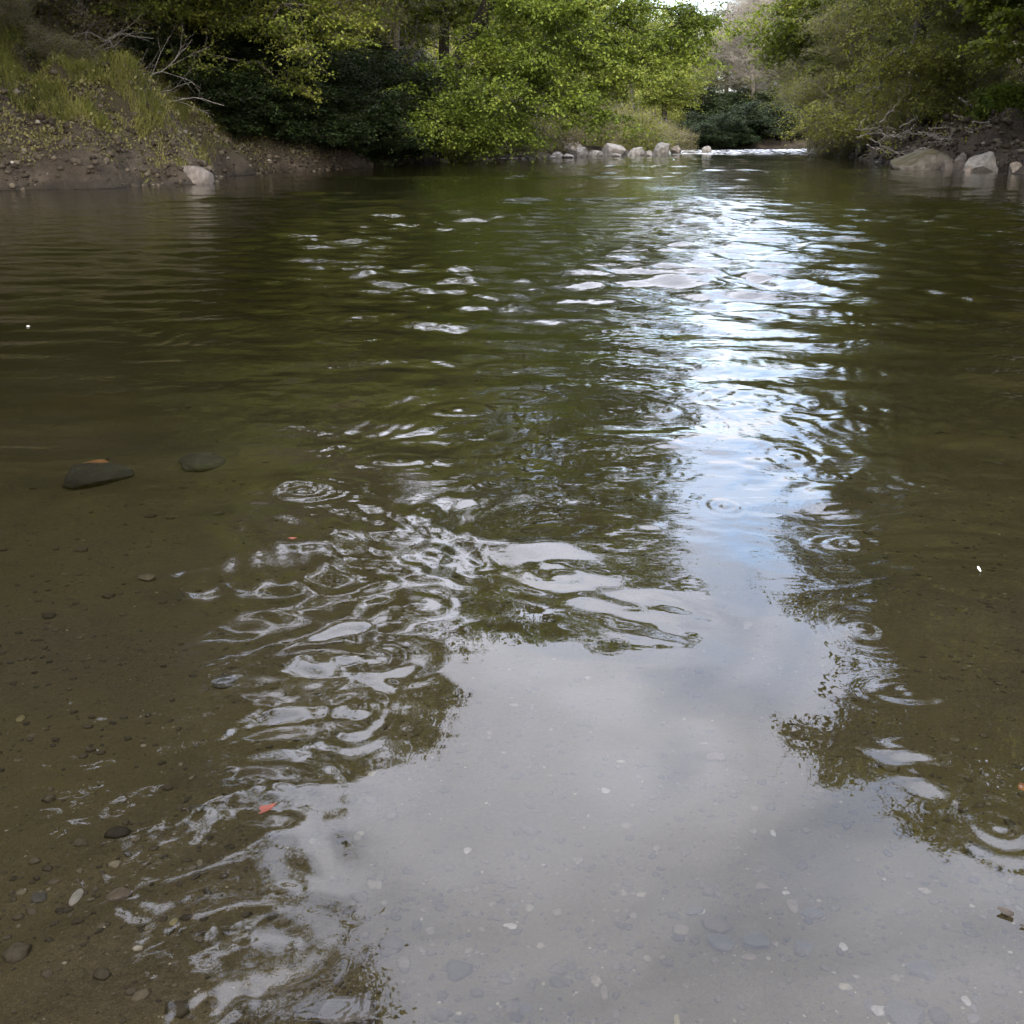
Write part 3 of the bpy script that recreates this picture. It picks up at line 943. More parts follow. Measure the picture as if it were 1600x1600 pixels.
# dark evergreen bushes
EV = [(235, 43.0, 0.0, (0.75, 0.75, 0.55), 'dark evergreen bush in the hollow behind the earth bank', None),
      (300, 45.0, 0.8, (0.8, 0.8, 0.55), 'dark evergreen bush under the yellow-green tree', None),
      (520, 58, 1.9, (1.2, 1.2, 0.95), None, 'E1'), (590, 60, 2.8, (1.2, 1.2, 1.0), None, 'E1'), (640, 60, 3.7, (1.1, 1.1, 0.9), None, 'E1'), (420, 53, 0.4, (1.2, 1.2, 1.0), None, 'E1'), (350, 50, 4.4, (1.2, 1.2, 0.9), None, 'E1'),
      (1125, 118, 4.8, (1.5, 1.5, 1.2), 'darkest bush on the far bank just left of centre of the rapids', None),
      (1175, 120, 5.7, (1.5, 1.5, 1.1), 'dark green bush on the far bank behind the right half of the rapids', None),
      (1090, 99, 2.2, (1.1, 1.1, 0.7), None, 'E2'), (1120, 100, 3.2, (1.1, 1.1, 0.8), None, 'E2'), (1150, 101.5, 4.1, (1.1, 1.1, 0.7), None, 'E2'), (1180, 103, 5.1, (1.1, 1.1, 0.85), None, 'E2'), (1208, 104.3, 0.1, (1.1, 1.1, 0.75), None, 'E2'), (1235, 106, 1.1, (1.2, 1.2, 0.8), None, 'E2'), (1262, 108, 1.9, (1.2, 1.2, 0.8), None, 'E2'),
      (352, 43.0, 2.2, (0.75, 0.75, 0.6), None, 'E1'), (395, 44, 3.2, (0.9, 0.8, 0.6), None, 'E1'), (445, 45.5, 4.1, (0.9, 0.8, 0.65), None, 'E1'), (495, 47.3, 5.1, (0.9, 0.9, 0.65), None, 'E1'), (550, 49.5, 0.1, (1.0, 0.9, 0.7), None, 'E1'), (605, 52.5, 1.1, (1.0, 0.9, 0.7), None, 'E1'),  # shrubs added to fill the hollow's black shade with dark leaves
      (1225, 118, 0.5, (1.6, 1.6, 1.2), 'dark green bush on the far bank left of the flat rock', None)]
EL = {'E1': ('dark evergreen shrub added to blacken the shaded hollow of the left bank', 'evergreen shrubs added to darken the hollow'),
      'E2': ('low dark bush at the water beyond the rapids', 'low bushes beyond the rapids')}
first_e = None
for i, (px, Y, rz, s, lab, g) in enumerate(EV):
    loc = place(px, Y, -0.2)
    label, grp = (ordinal(EV, g, px) + ' ' + EL[g][0], EL[g][1]) if g else (lab, None)
    if first_e is None:
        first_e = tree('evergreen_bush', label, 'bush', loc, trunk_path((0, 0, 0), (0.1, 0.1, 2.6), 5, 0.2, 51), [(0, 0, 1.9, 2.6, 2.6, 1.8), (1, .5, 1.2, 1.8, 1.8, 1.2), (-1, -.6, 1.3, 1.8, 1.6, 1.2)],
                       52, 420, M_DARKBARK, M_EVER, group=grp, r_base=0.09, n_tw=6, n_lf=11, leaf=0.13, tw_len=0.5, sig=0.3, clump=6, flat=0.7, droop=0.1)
        first_e.rotation_euler = (0, 0, rz)
        first_e.scale = s
    else:
        copy_tree(first_e, loc, rz, s, label, grp)

# brown-olive scrub on the left bank and understorey
SC = [(30, 40.0, 0.0, 1.0, 'brown-olive scrub bush at the left edge on top of the earth bank', None),
      (110, 41.5, 1.1, 1.1, 'brown scrub bush left of the bleached branches on the bank top', None),
      (180, 43.0, 2.2, 1.1, 'dense brown scrub bush behind the bleached branches', None),
      (20, 37.2, 1.0, 0.42, None, 'S4'), (85, 37.8, 2.0, 0.38, None, 'S4'), (140, 38.2, 3.0, 0.42, None, 'S4'), (185, 38.8, 4.0, 0.36, None, 'S4'), (225, 38.9, 5.0, 0.3, None, 'S4'), (50, 36.0, 5.6, 0.3, None, 'S4'),
      (-50, 42.0, 3.3, 1.2, None, 'S1'), (80, 45, 4.4, 1.3, None, 'S1'), (150, 47, 5.5, 1.3, None, 'S1'), (0, 47, 0.7, 1.4, None, 'S1'),
      (720, 60, 1.4, 0.9, None, 'S2'), (800, 66, 2.5, 0.9, None, 'S2'), (860, 72, 3.5, 0.9, None, 'S2'), (760, 64, 4.5, 1.0, None, 'S2'), (920, 80, 5.1, 1.0, None, 'S2'), (1040, 96, 0.3, 1.0, None, 'S2'),
      (1320, 72, 1.8, 1.0, None, 'S3'), (1370, 66, 2.8, 1.0, None, 'S3'), (1430, 63, 3.8, 1.0, None, 'S3'), (1480, 60, 4.8, 1.0, None, 'S3'), (1530, 56, 5.8, 1.0, None, 'S3'), (1290, 80, 0.9, 1.0, None, 'S3')]
SL = {'S4': ('small twiggy brown bush on the face of the left earth bank', 'small bushes on the left earth bank'),
      'S1': ('brown-olive scrub bush further up the left slope', 'scrub on the left slope'),
      'S2': ('low olive scrub bush behind the gravel point under the beech', 'scrub behind the gravel point'),
      'S3': ('low olive-brown scrub bush along the foot of the right bank', 'scrub along the right bank')}
first_s = None
for i, (px, Y, rz, s, lab, g) in enumerate(SC):
    loc = place(px, Y, -0.2)
    label, grp = (ordinal(SC, g, px) + ' ' + SL[g][0], SL[g][1]) if g else (lab, None)
    if first_s is None:
        first_s = tree('scrub_bush', label, 'bush', loc, trunk_path((0, 0, 0), (0.2, 0.1, 2.0), 5, 0.3, 61), [(0, 0, 1.7, 2.3, 2.1, 1.6), (1.2, .3, 1.0, 1.5, 1.5, 1.0), (-1.1, -.4, 1.1, 1.5, 1.5, 1.0)],
                       62, 330, M_TWIG, M_SCRUB, group=grp, r_base=0.06, n_tw=8, n_lf=5, leaf=0.10, tw_len=0.7, sig=0.35, clump=6, flat=1.0, droop=0.0, sub=1, r_tip=0.009)
        first_s.rotation_euler = (0, 0, rz)
        first_s.scale = (s, s, s)
    else:
        copy_tree(first_s, loc, rz, s, label, grp)

# yellow-green willow shrub behind the boulders
loc = place(990, 90, -0.2)
tree('willow_shrub', 'yellow-green rounded willow shrub behind the pale boulders', 'shrub', loc, trunk_path((0, 0, 0), (0, 0, 2.5), 4, 0.2, 71),
     [(0, 0, 2.6, 2.3, 2.2, 2.3), (-.9, 0, 1.7, 1.8, 1.6, 1.4), (1.4, 0, 1.8, 1.7, 1.6, 1.5)], 72, 420, M_TWIG, M_YELLOW, r_base=0.06, n_tw=8, n_lf=6, leaf=0.13, tw_len=0.9,
     sig=0.35, clump=6, flat=1.4, droop=-0.5, r_tip=0.012)
# bright bush at the right edge and overhanging bright branch top right
loc = place(1590, 53, -0.2)
tree('green_bush', 'saturated dark-green bush at the right edge above the grey block boulder', 'bush', loc, trunk_path((0, 0, 0), (0, 0, 1.4), 4, 0.2, 73),
     [(0, -.6, 1.0, 2.1, 1.4, 0.9), (-1.0, -.8, .8, 1.2, 1.0, 0.6)], 74, 380, M_DARKBARK, M_BEECH, r_base=0.06, n_tw=6, n_lf=12, leaf=0.13, tw_len=0.5,
     sig=0.25, clump=7, flat=0.6, droop=0.2, tintbias=-0.25)
bx, by = P(1660, 200, 50)[0], 50.0
bz = tz(bx, by) - 0.2
o = (bx, by, bz)
tree('sycamore_tree', 'bright green broad-leafed branches reaching in at the top right corner', 'tree', o, trunk_path((0, 0, 0), (0.2, 0, 9), 8, 0.4, 75),
     [lb(1580, 40, 47, 40, 1.5, 40, 1.5, o), lb(1530, 25, 47, 30, 1.2, 12, 2, o), lb(1620, -20, 48, 70, 2.5, 60, 1, o), lb(1600, 80, 47, 28, 1.2, 22, 1.5, o), (0, 0, 9, 4, 3.5, 4)],
     76, 420, M_BARK, M_FRESH, r_base=0.2, n_tw=7, n_lf=11, leaf=0.21, tw_len=0.8, sig=0.45, clump=8, flat=0.3, droop=0.3)


# ------------------------------------------------------------------ ground cover and grass (nobody could count it)
def scatter_leaves(name, label_kind, mat, n, region, size, seed, upright=0.3, hgt=0.35, tint=0.5, filt=None, clump_lam=2.0):
    rng = np.random.default_rng(seed)
    x0, x1, y0, y1 = region
    x = rng.uniform(x0, x1, n)
    y = rng.uniform(y0, y1, n)
    s = river_sd(x, y)
    keep = s > 0.25
    keep &= fnoise(x, y, clump_lam, seed + 5) > -0.55 + rng.normal(size=n) * 0.3
    if filt is not None:
        keep &= filt(x, y, s)
    x, y = x[keep], y[keep]
    n = len(x)
    z = terrain(x, y) + rng.random(n) ** 1.8 * hgt
    p = np.stack([x, y, z], 1)
    uu = norm(rng.normal(size=(n, 3)) + np.array([0, 0, upright * 3]))
    nn = norm(rng.normal(size=(n, 3)) * 0.7 + np.array([0, -0.5, 0.8]))
    vv = norm(np.cross(nn, uu))
    sz = (size if size > 0.01 else size * y[:, None]) * rng.uniform(0.5, 1.4, (n, 1))
    V = np.stack([p, p + uu * sz * .45 + vv * sz * .3, p + uu * sz, p + uu * sz * .45 - vv * sz * .3], 1).reshape(-1, 3)
    tn = np.clip(tint + 0.18 * fnoise(x, y, 1.7, seed + 9) + rng.normal(size=n) * 0.15, 0, 1)
    o = mesh_obj(name, V, np.arange(n * 4).reshape(-1, 4), mat, attrs={'tint': np.repeat(tn, 4)})
    return tag(o, kind='stuff')


def notgrav(x, y, s):
    return ~((y > 56) & (y < 100) & (s < 3.0) & (x < 24) & (x > -4)) & (y > 8)


scatter_leaves('ground_cover', '', M_SCRUB, 260000, (-32, -2, 26, 75), 0.10, 81, filt=lambda x, y, s: (s > 1.0) & notgrav(x, y, s))
scatter_leaves('ground_cover', '', M_OLIVE, 170000, (-10, 45, 50, 170), 0.0026, 82, hgt=0.6, filt=lambda x, y, s: notgrav(x, y, s) & ~((y > 98) & (y < 128) & (x > 8) & (x < 45)) & ((s > 1.2)))
scatter_leaves('ground_cover', '', M_FRESH, 110000, (-34, -8, 30, 56), 0.09, 83, filt=lambda x, y, s: s > 3.5)


def grass(name, n, region, seed, filt, length=0.45, tint=0.55, mat=M_GRASS):
    rng = np.random.default_rng(seed)
    x0, x1, y0, y1 = region
    x = rng.uniform(x0, x1, n)
    y = rng.uniform(y0, y1, n)
    keep = filt(x, y, river_sd(x, y))
    x, y = x[keep], y[keep]
    n = len(x)
    z = terrain(x, y) - 0.02
    p = np.stack([x, y, z], 1)
    lean = rng.normal(size=(n, 3)) * 0.35 + np.array([0.1, -0.25, 0])
    up = norm(np.array([0, 0, 1.0]) + lean)
    ln_ = length * rng.uniform(0.5, 1.4, (n, 1))
    mid = p + up * ln_ * 0.55
    tip = p + up * ln_ * 0.9 + lean * ln_ * 0.5 - np.array([0, 0, 0.15]) * ln_
    a = rng.random(n) * 3.14
    w = np.stack([np.cos(a), np.sin(a) * 0.4, np.zeros(n)], 1) * 0.012
    V = np.stack([p - w, p + w, mid + w * .8, mid - w * .8, tip], 1).reshape(-1, 3)
    b = np.arange(n)[:, None] * 5
    q = b + np.array([[0, 1, 2, 3]])
    t3 = b + np.array([[3, 2, 4]])
    tn = np.clip(tint + 0.25 * fnoise(x, y, 1.2, seed + 4) + rng.normal(size=n) * 0.15, 0, 1)
    o = mesh_obj(name, V, [q, t3], mat, attrs={'tint': np.repeat(tn, 5)})
    return tag(o, kind='stuff')


scatter_leaves('ground_cover', '', M_SCRUB, 200000, (-24, -3, 28, 62), 0.075, 84, hgt=0.12, tint=0.3, filt=lambda x, y, s: (s > 0.35) & (s < 4))
scatter_leaves('ground_cover', '', M_OLIVE, 50000, (4, 52, 108, 140), 0.0018, 85, hgt=0.8, tint=0.15, filt=lambda x, y, s: s > 0.3)
grass('bank_grass', 150000, (-22, -9, 32, 48), 91, lambda x, y, s: (s > 1.3) & (fnoise(x, y, 1.8, 95) > -0.3 - 0.15 * (s - 2)))
grass('bank_grass', 16000, (-18, -9.2, 32, 41), 92, lambda x, y, s: (s > 0.2) & (s < 2.2) & (fnoise(x, y, 0.9, 96) > 0.35), 0.25, 0.7)

HAZE = 0
if HAZE:
    vx, vy, vz = (-190, 190), (-50, 280), (-3.5, 75)
    hv = [(a, b, c) for c in vz for b in vy for a in vx]
    hf = [(0, 2, 3, 1), (4, 5, 7, 6), (0, 1, 5, 4), (2, 6, 7, 3), (0, 4, 6, 2), (1, 3, 7, 5)]
    hm = bpy.data.materials.new('haze')
    hm.use_nodes = True
    for n in list(hm.node_tree.nodes):
        hm.node_tree.nodes.remove(n)
    pv = N(hm.node_tree, 'ShaderNodeVolumePrincipled')
    pv.inputs['Color'].default_value = (0.86, 0.90, 0.97, 1)
    pv.inputs['Density'].default_value = HAZE
    pv.inputs['Anisotropy'].default_value = 0.0
    ho = N(hm.node_tree, 'ShaderNodeOutputMaterial')
    L(hm.node_tree, pv.outputs[0], ho.inputs['Volume'])
    tag(mesh_obj('haze', hv, np.array(hf), hm), kind='stuff')
    scene.cycles.volume_bounces = 0


# ------------------------------------------------------------------ rocks
def rock_mat(name, a, b, c, moss=0.0, scale=4.0):
    m = bpy.data.materials.new(name)
    m.use_nodes = True
    t = m.node_tree
    bs = t.nodes['Principled BSDF']
    bs.inputs['Roughness'].default_value = 0.8
    bs.inputs['Specular IOR Level'].default_value = 0.25
    tcn = N(t, 'ShaderNodeTexCoord')
    n1 = N(t, 'ShaderNodeTexNoise', i_Scale=scale, i_Detail=8.0, i_Roughness=0.65)
    n2 = N(t, 'ShaderNodeTexNoise', i_Scale=scale * 6, i_Detail=4.0, i_Roughness=0.7)
    L(t, tcn.outputs['Object'], n1.inputs['Vector'])
    L(t, tcn.outputs['Object'], n2.inputs['Vector'])
    col = ramp(t, n1.outputs[0], [(0.3, a), (0.5, b), (0.72, c)])
    col = mix_col(t, math_node(t, 'MULTIPLY', ramp(t, n2.outputs[0], [(0.45, 0.0), (0.7, 1.0)]), 0.35), col, a)
    if moss:
        geo = N(t, 'ShaderNodeNewGeometry')
        sp = N(t, 'ShaderNodeSeparateXYZ')
        L(t, geo.outputs['Normal'], sp.inputs[0])
        f = math_node(t, 'MULTIPLY', ramp(t, math_node(t, 'ADD', sp.outputs[2], math_node(t, 'SUBTRACT', n1.outputs[0], 0.5)), [(0.0, 0.0), (0.35, 1.0)]), moss)
        col = mix_col(t, f, col, mix_col(t, n2.outputs[0], (0.012, 0.010, 0.004), (0.045, 0.038, 0.012)))
    L(t, col, bs.inputs['Base Color'])
    bp = N(t, 'ShaderNodeBump', i_Strength=0.6, i_Distance=0.06)
    L(t, n1.outputs[0], bp.inputs['Height'])
    L(t, bp.outputs[0], bs.inputs['Normal'])
    return m


M_RPALE = rock_mat('pale_rock', (0.060, 0.053, 0.046), (0.13, 0.118, 0.104), (0.21, 0.19, 0.17))
M_RGREY = rock_mat('grey_rock', (0.045, 0.042, 0.037), (0.09, 0.083, 0.072), (0.15, 0.137, 0.12))
M_RDARK = rock_mat('dark_rock', (0.035, 0.028, 0.022), (0.075, 0.062, 0.050), (0.17, 0.15, 0.13))
M_RMOSS = rock_mat('mossy_rock', (0.04, 0.035, 0.03), (0.09, 0.08, 0.065), (0.15, 0.135, 0.11), 0.9)
M_RTAN = rock_mat('tan_rock', (0.036, 0.030, 0.025), (0.070, 0.058, 0.048), (0.115, 0.098, 0.082))

_ico = None


def ico(sub):
    t = (1 + 5 ** .5) / 2
    v = [(-1, t, 0), (1, t, 0), (-1, -t, 0), (1, -t, 0), (0, -1, t), (0, 1, t), (0, -1, -t), (0, 1, -t), (t, 0, -1), (t, 0, 1), (-t, 0, -1), (-t, 0, 1)]
    f = [(0, 11, 5), (0, 5, 1), (0, 1, 7), (0, 7, 10), (0, 10, 11), (1, 5, 9), (5, 11, 4), (11, 10, 2), (10, 7, 6), (7, 1, 8), (3, 9, 4), (3, 4, 2), (3, 2, 6), (3, 6, 8), (3, 8, 9), (4, 9, 5), (2, 4, 11), (6, 2, 10), (8, 6, 7), (9, 8, 1)]
    v = [tuple(norm(np.array(a, float))) for a in v]
    for _ in range(sub):
        cache, nf = {}, []

        def midp(a, b):
            k = (min(a, b), max(a, b))
            if k not in cache:
                v.append(tuple(norm((np.array(v[a]) + np.array(v[b])) / 2)))
                cache[k] = len(v) - 1
            return cache[k]
        for a, b, c in f:
            x, y, z = midp(a, b), midp(b, c), midp(c, a)
            nf += [(a, x, z), (b, y, x), (c, z, y), (x, y, z)]
        f = nf
    return np.array(v), np.array(f)


ICO = {k: ico(k) for k in (1, 2, 3, 4)}


def rock_shape(seed, size, sub=3, angular=0.5, rough=0.12):
    rng = np.random.default_rng(seed)
    v, f = ICO[sub]
    v = v.copy()
    # cut by random planes to give facets
    for i in range(int(16 * angular) + 5):
        n = norm(rng.normal(size=3))
        h = rng.uniform(0.50, 0.90)
        dd = v @ n - h
        v = v - np.maximum(dd, 0)[:, None] * n[None] * (0.6 + 0.4 * angular)
    nz = np.zeros(len(v))
    for i in range(8):
        k = rng.normal(size=3) * (2.0 + i * 0.8)
        nz += np.sin(v @ k + rng.random() * 6.28) / (1 + i * 0.7)
    v = v * (1 + rough * 0.4 * nz[:, None])
    if sub >= 3:
        hf = np.zeros(len(v))
        for i in range(10):
            k = rng.normal(size=3) * 9
            hf += np.sin(v @ k + rng.random() * 6.28) / 3
        v = v * (1 + rough * 0.12 * hf[:, None])
    return v * np.array(size), f


def rock(name, label, cat, c, size, seed, mat, rz=0.0, group=None, sub=3, angular=0.5, rough=0.12, tilt=(0, 0)):
    v, f = rock_shape(seed, size, sub, angular, rough)
    o = mesh_obj(name, v, f, mat, smooth=True)
    o.location = tuple(float(q) for q in c)
    o.rotation_euler = (tilt[0], tilt[1], rz)
    return tag(o, label, cat, group)


def boulder(x0, x1, y0, y1, label, seed, mat, name='boulder', angular=0.5, ybase=None, depth=0.8, tilt=(0, 0), rough=0.12, cat='boulder', group=None):
    """boulder filling the given patch of the view, standing at the distance of its waterline"""
    yb = ybase or y1
    g = G((x0 + x1) / 2, yb)
    Y = g[1]
    a, b = P(x0, yb, Y), P(x1, yb, Y)
    top = P((x0 + x1) / 2, y0, Y)
    w = (b[0] - a[0]) / 2
    h = top[2]
    sz = (w * 0.98, w * depth, max(h * 0.85, 0.06))
    return rock(name, label, cat, (g[0], Y + w * depth * 0.6, h * 0.25), sz, seed, mat, 0, group, 4 if x1 - x0 > 20 else 3, angular, rough, tilt)


boulder(262, 334, 257, 288, 'tan-grey boulder at the tip of the left earth bank', 101, M_RTAN, depth=0.9, tilt=(0, 0.1))
boulder(868, 916, 216, 243, 'large dark slanted slab at the left end of the pale boulders', 102, M_RDARK, angular=0.9, tilt=(0, -0.35))
boulder(893, 920, 231, 246, 'rounded grey boulder in front of the dark slanted slab', 103, M_RPALE)
boulder(938, 986, 222, 244, 'pale slanted boulder right of the drooping beech branch', 104, M_RPALE, angular=0.8, tilt=(0, 0.25))
boulder(979, 1012, 229, 243, 'broad flat-topped pale boulder between slanted and round ones', 105, M_RPALE, angular=0.8)
boulder(1007, 1022, 234, 244, 'small whitish boulder left of the big round one', 106, M_RPALE)
boulder(1018, 1052, 222, 243, 'largest round grey boulder beside the rapids', 107, M_RGREY, angular=0.35)
boulder(1047, 1068, 228, 241, 'brownish boulder close behind the largest round one', 108, M_RDARK)
boulder(1096, 1114, 228, 240, 'lone round boulder standing in the white rapids', 109, M_RPALE, angular=0.3)
boulder(918, 944, 234, 244.5, 'low pale boulder left of the slanted pale one', 110, M_RPALE)
boulder(860, 882, 238, 247, 'low pale rock at the water edge below the dark slab', 111, M_RPALE)
boulder(878, 896, 240, 247, 'small pale rock between the dark slab and the water', 112, M_RPALE)
boulder(1066, 1090, 234, 240, 'flat rock just left of the lone boulder in the rapids', 113, M_RGREY)
boulder(952, 972, 238, 245, 'low white rock under the slanted pale boulder', 114, M_RPALE)
boulder(1255, 1312, 231, 244, 'long flat rock with dark hollows at the right end of the rapids', 115, M_RGREY, angular=0.9, rough=0.2, depth=0.5)
boulder(1402, 1494, 229, 265, 'mossy mound of rock at the foot of the right bank', 116, M_RMOSS, angular=0.3, depth=0.6, rough=0.16)
boulder(1512, 1570, 236, 268, 'square pale-grey block boulder at the right edge', 117, M_RGREY, angular=1.0, depth=0.6)
boulder(1398, 1413, 257, 264, 'small white stone at the left foot of the mossy rock', 118, M_RPALE, name='stone', cat='stone')
boulder(1470, 1490, 245, 266, 'upright pinkish stone in front of the mossy rock', 119, M_RTAN, name='stone', cat='stone', angular=0.9)
boulder(1487, 1503, 226, 250, 'pinkish upright stone leaning on the stump behind the mossy rock', 120, M_RTAN, name='stone', cat='stone', angular=0.9)
boulder(1503, 1522, 258, 269, 'low pinkish stone at the water left of the block boulder', 121, M_RTAN, name='stone', cat='stone')
boulder(1574, 1600, 255, 271, 'dark grey low rock at the right frame edge', 122, M_RDARK, name='stone', cat='stone')
boulder(1490, 1514, 240, 264, 'brown root-like rock between mossy rock and block boulder', 123, M_RDARK, name='stone', cat='stone', angular=0.9, rough=0.3)

# rocks along the gravel point shoreline, low and alike
rng = np.random.default_rng(5)
for i in range(16):
    px = 690 + i * 11.5 + rng.uniform(-4, 4)
    yb = 253.5 - (px - 690) * 0.036
    w = rng.uniform(4, 9)
    boulder(px - w, px + w, yb - rng.uniform(3, 6), yb, (ORD[i]) + ' low stone along the waterline under the beech', 130 + i, M_RPALE if i % 3 == 0 else M_RDARK, name='shore_stone', cat='stone', group='stones along the waterline under the beech')
# small stones set in the earth bank at left
ebl = 'small pale stone stuck in the left earth bank'
for i in range(120):
    x = rng.uniform(-18, -9.8)
    y = rng.uniform(34, 40)
    s = float(river_sd(np.array([x]), np.array([y]))[0])
    if s < 0.1 or s > 4.0:
        continue
    w = rng.uniform(0.04, 0.12)
    rock('bank_stone', ebl, 'stone', (x, y, tz(x, y) + w * 0.2), (w, w * 0.8, w * 0.6), 160 + i, M_RTAN, rng.uniform(0, 6), 'pale stones in the left earth bank', 1)


# ------------------------------------------------------------------ driftwood and dead branches
def dead_branch(name, label, pts, r0, seed, mat=M_PALE, forks=5, cat='branch', fl=0.5, group=None):
    rng = np.random.default_rng(seed)
    pts = np.array(pts, float)
    # refine main stem
    tt = np.linspace(0, len(pts) - 1, 14)
    stem = np.stack([np.interp(tt, np.arange(len(pts)), pts[:, k]) for k in range(3)], 1)
    stem[1:-1] += rng.normal(size=(12, 3)) * 0.03
    r0 = r0 * 0.75
    Ls = float(np.linalg.norm(stem[-1] - stem[0]))
    edges = []
    rr = np.linspace(r0, r0 * 0.25, 14)
    for i in range(13):
        edges.append((stem[i], stem[i + 1], rr[i], rr[i + 1]))

    def fork(p, d, ln_, r, lev):
        q = p
        dcur = d
        for k in range(4):
            dcur = norm(dcur + rng.normal(size=3) * 0.18 + np.array([0, 0, 0.05]))
            q2 = q + dcur * ln_ / 4
            edges.append((q, q2, r * (1 - k * .2), r * (1 - (k + 1) * .2)))
            if lev > 0 and k in (1, 2):
                fork(q2, norm(dcur + rng.normal(size=3) * 0.5), ln_ * .55, r * .5, lev - 1)
            q = q2
    for i in range(forks):
        k = rng.integers(2, 12)
        d = norm(norm(stem[k + 1] - stem[k]) + rng.normal(size=3) * np.array([.5, .3, .5]))
        fork(stem[k], d, Ls * rng.uniform(.25, .55) * fl * 2, rr[k] * .55, 1)
    E = [np.array([e[j] for e in edges]) for j in range(4)]
    v, f = frustums(E[0], E[1], E[2], E[3], 6)
    base = stem[0].copy()
    o = mesh_obj(name, v - base, f, mat, smooth=True)
    o.location = tuple(base)
    return tag(o, label, cat, group)


def pl(*a):
    return [P(*q) for q in a]


dead_branch('dead_branch', 'long bleached branch sweeping up right above the left bank', pl((160, 145, 38.5), (210, 133, 38.3), (260, 108, 38.2), (300, 62, 38)), 0.05, 201, forks=9)
dead_branch('dead_branch', 'lowest bleached branch reaching right from the left bank over the dark bush', pl((175, 177, 38.5), (220, 171, 38.2), (250, 160, 38), (300, 152, 37.8), (350, 165, 37.8)), 0.045, 202, forks=4, fl=.3)
dead_branch('dead_branch', 'upper bleached branch curving over the brown scrub', pl((120, 105, 39), (150, 75, 39), (180, 55, 39), (240, 60, 38.8)), 0.045, 203, forks=8)
dead_branch('dead_branch', 'thin bleached branch between the long one and the lowest one', pl((165, 150, 38.2), (200, 148, 38.2), (250, 145, 38), (300, 128, 38)), 0.03, 204, forks=8)
dead_branch('dead_branch', 'grey bent branch at the left edge of the scrub', pl((0, 80, 39), (30, 66, 39), (60, 70, 39)), 0.035, 205, forks=4)
dead_branch('dead_branch', 'twiggy bleached branch rising among the scrub on the left', pl((90, 95, 39.5), (110, 60, 39.3), (140, 50, 39), (175, 68, 39)), 0.03, 206, forks=8)
for i, (a, b, r_, lab) in enumerate([((1460, 215, 52), (1502, 222, 52), 0.12, 'thick pale driftwood log lying behind the mossy rock'),
                                     ((1488, 211, 52.5), (1512, 213, 52.5), 0.07, 'short pale driftwood log above the thick one'),
                                     ((1498, 154, 53), (1528, 173, 53), 0.09, 'pale broken branch slanting down right above the driftwood'),
                                     ((1490, 180, 53), (1540, 192, 53), 0.06, 'thin pale driftwood pole under the broken branch'),
                                     ((1385, 200, 56), (1430, 210, 56), 0.07, 'grey driftwood branch left of the dark root mass'),
                                     ((1370, 222, 57), (1395, 208, 57), 0.05, 'short grey branch leaning on the right bank left of the mossy rock'),
                                     ((1350, 226, 60), (1440, 230, 58), 0.09, 'dark long log lying along the foot of the right bank')]):
    dead_branch('driftwood', lab, pl(a, ((a[0] + b[0]) / 2, (a[1] + b[1]) / 2 - 1.5, a[2]), b), r_, 210 + i, M_PALE if i < 4 else (M_TWIG if i < 6 else M_DARKBARK), forks=3, cat='driftwood', fl=.3)
for i in range(40):
    r2 = np.random.default_rng(300 + i)
    px = r2.uniform(1330, 1520)
    py = r2.uniform(188, 238)
    Y = 52.5 - (px - 1330) * 0.008
    ln_ = r2.uniform(20, 55)
    an = r2.normal() * 0.5
    dead_branch('driftwood', 'grey-brown stick tangled in the brushwood pile on the right bank', pl((px, py, Y), (px + ln_ / 2 * math.cos(an), py + ln_ / 2 * math.sin(an) + 2, Y - .3), (px + ln_ * math.cos(an), py + ln_ * math.sin(an), Y)), 0.045, 320 + i,
                M_TWIG if i % 4 else M_PALE, forks=3, cat='driftwood', group='sticks of the brushwood pile on the right bank')
for i, (pts, r_, lab) in enumerate([(((690, 110, 51.5), (720, 75, 51), (770, 50, 50.5), (830, 20, 50)), .16, None)]):
    pass


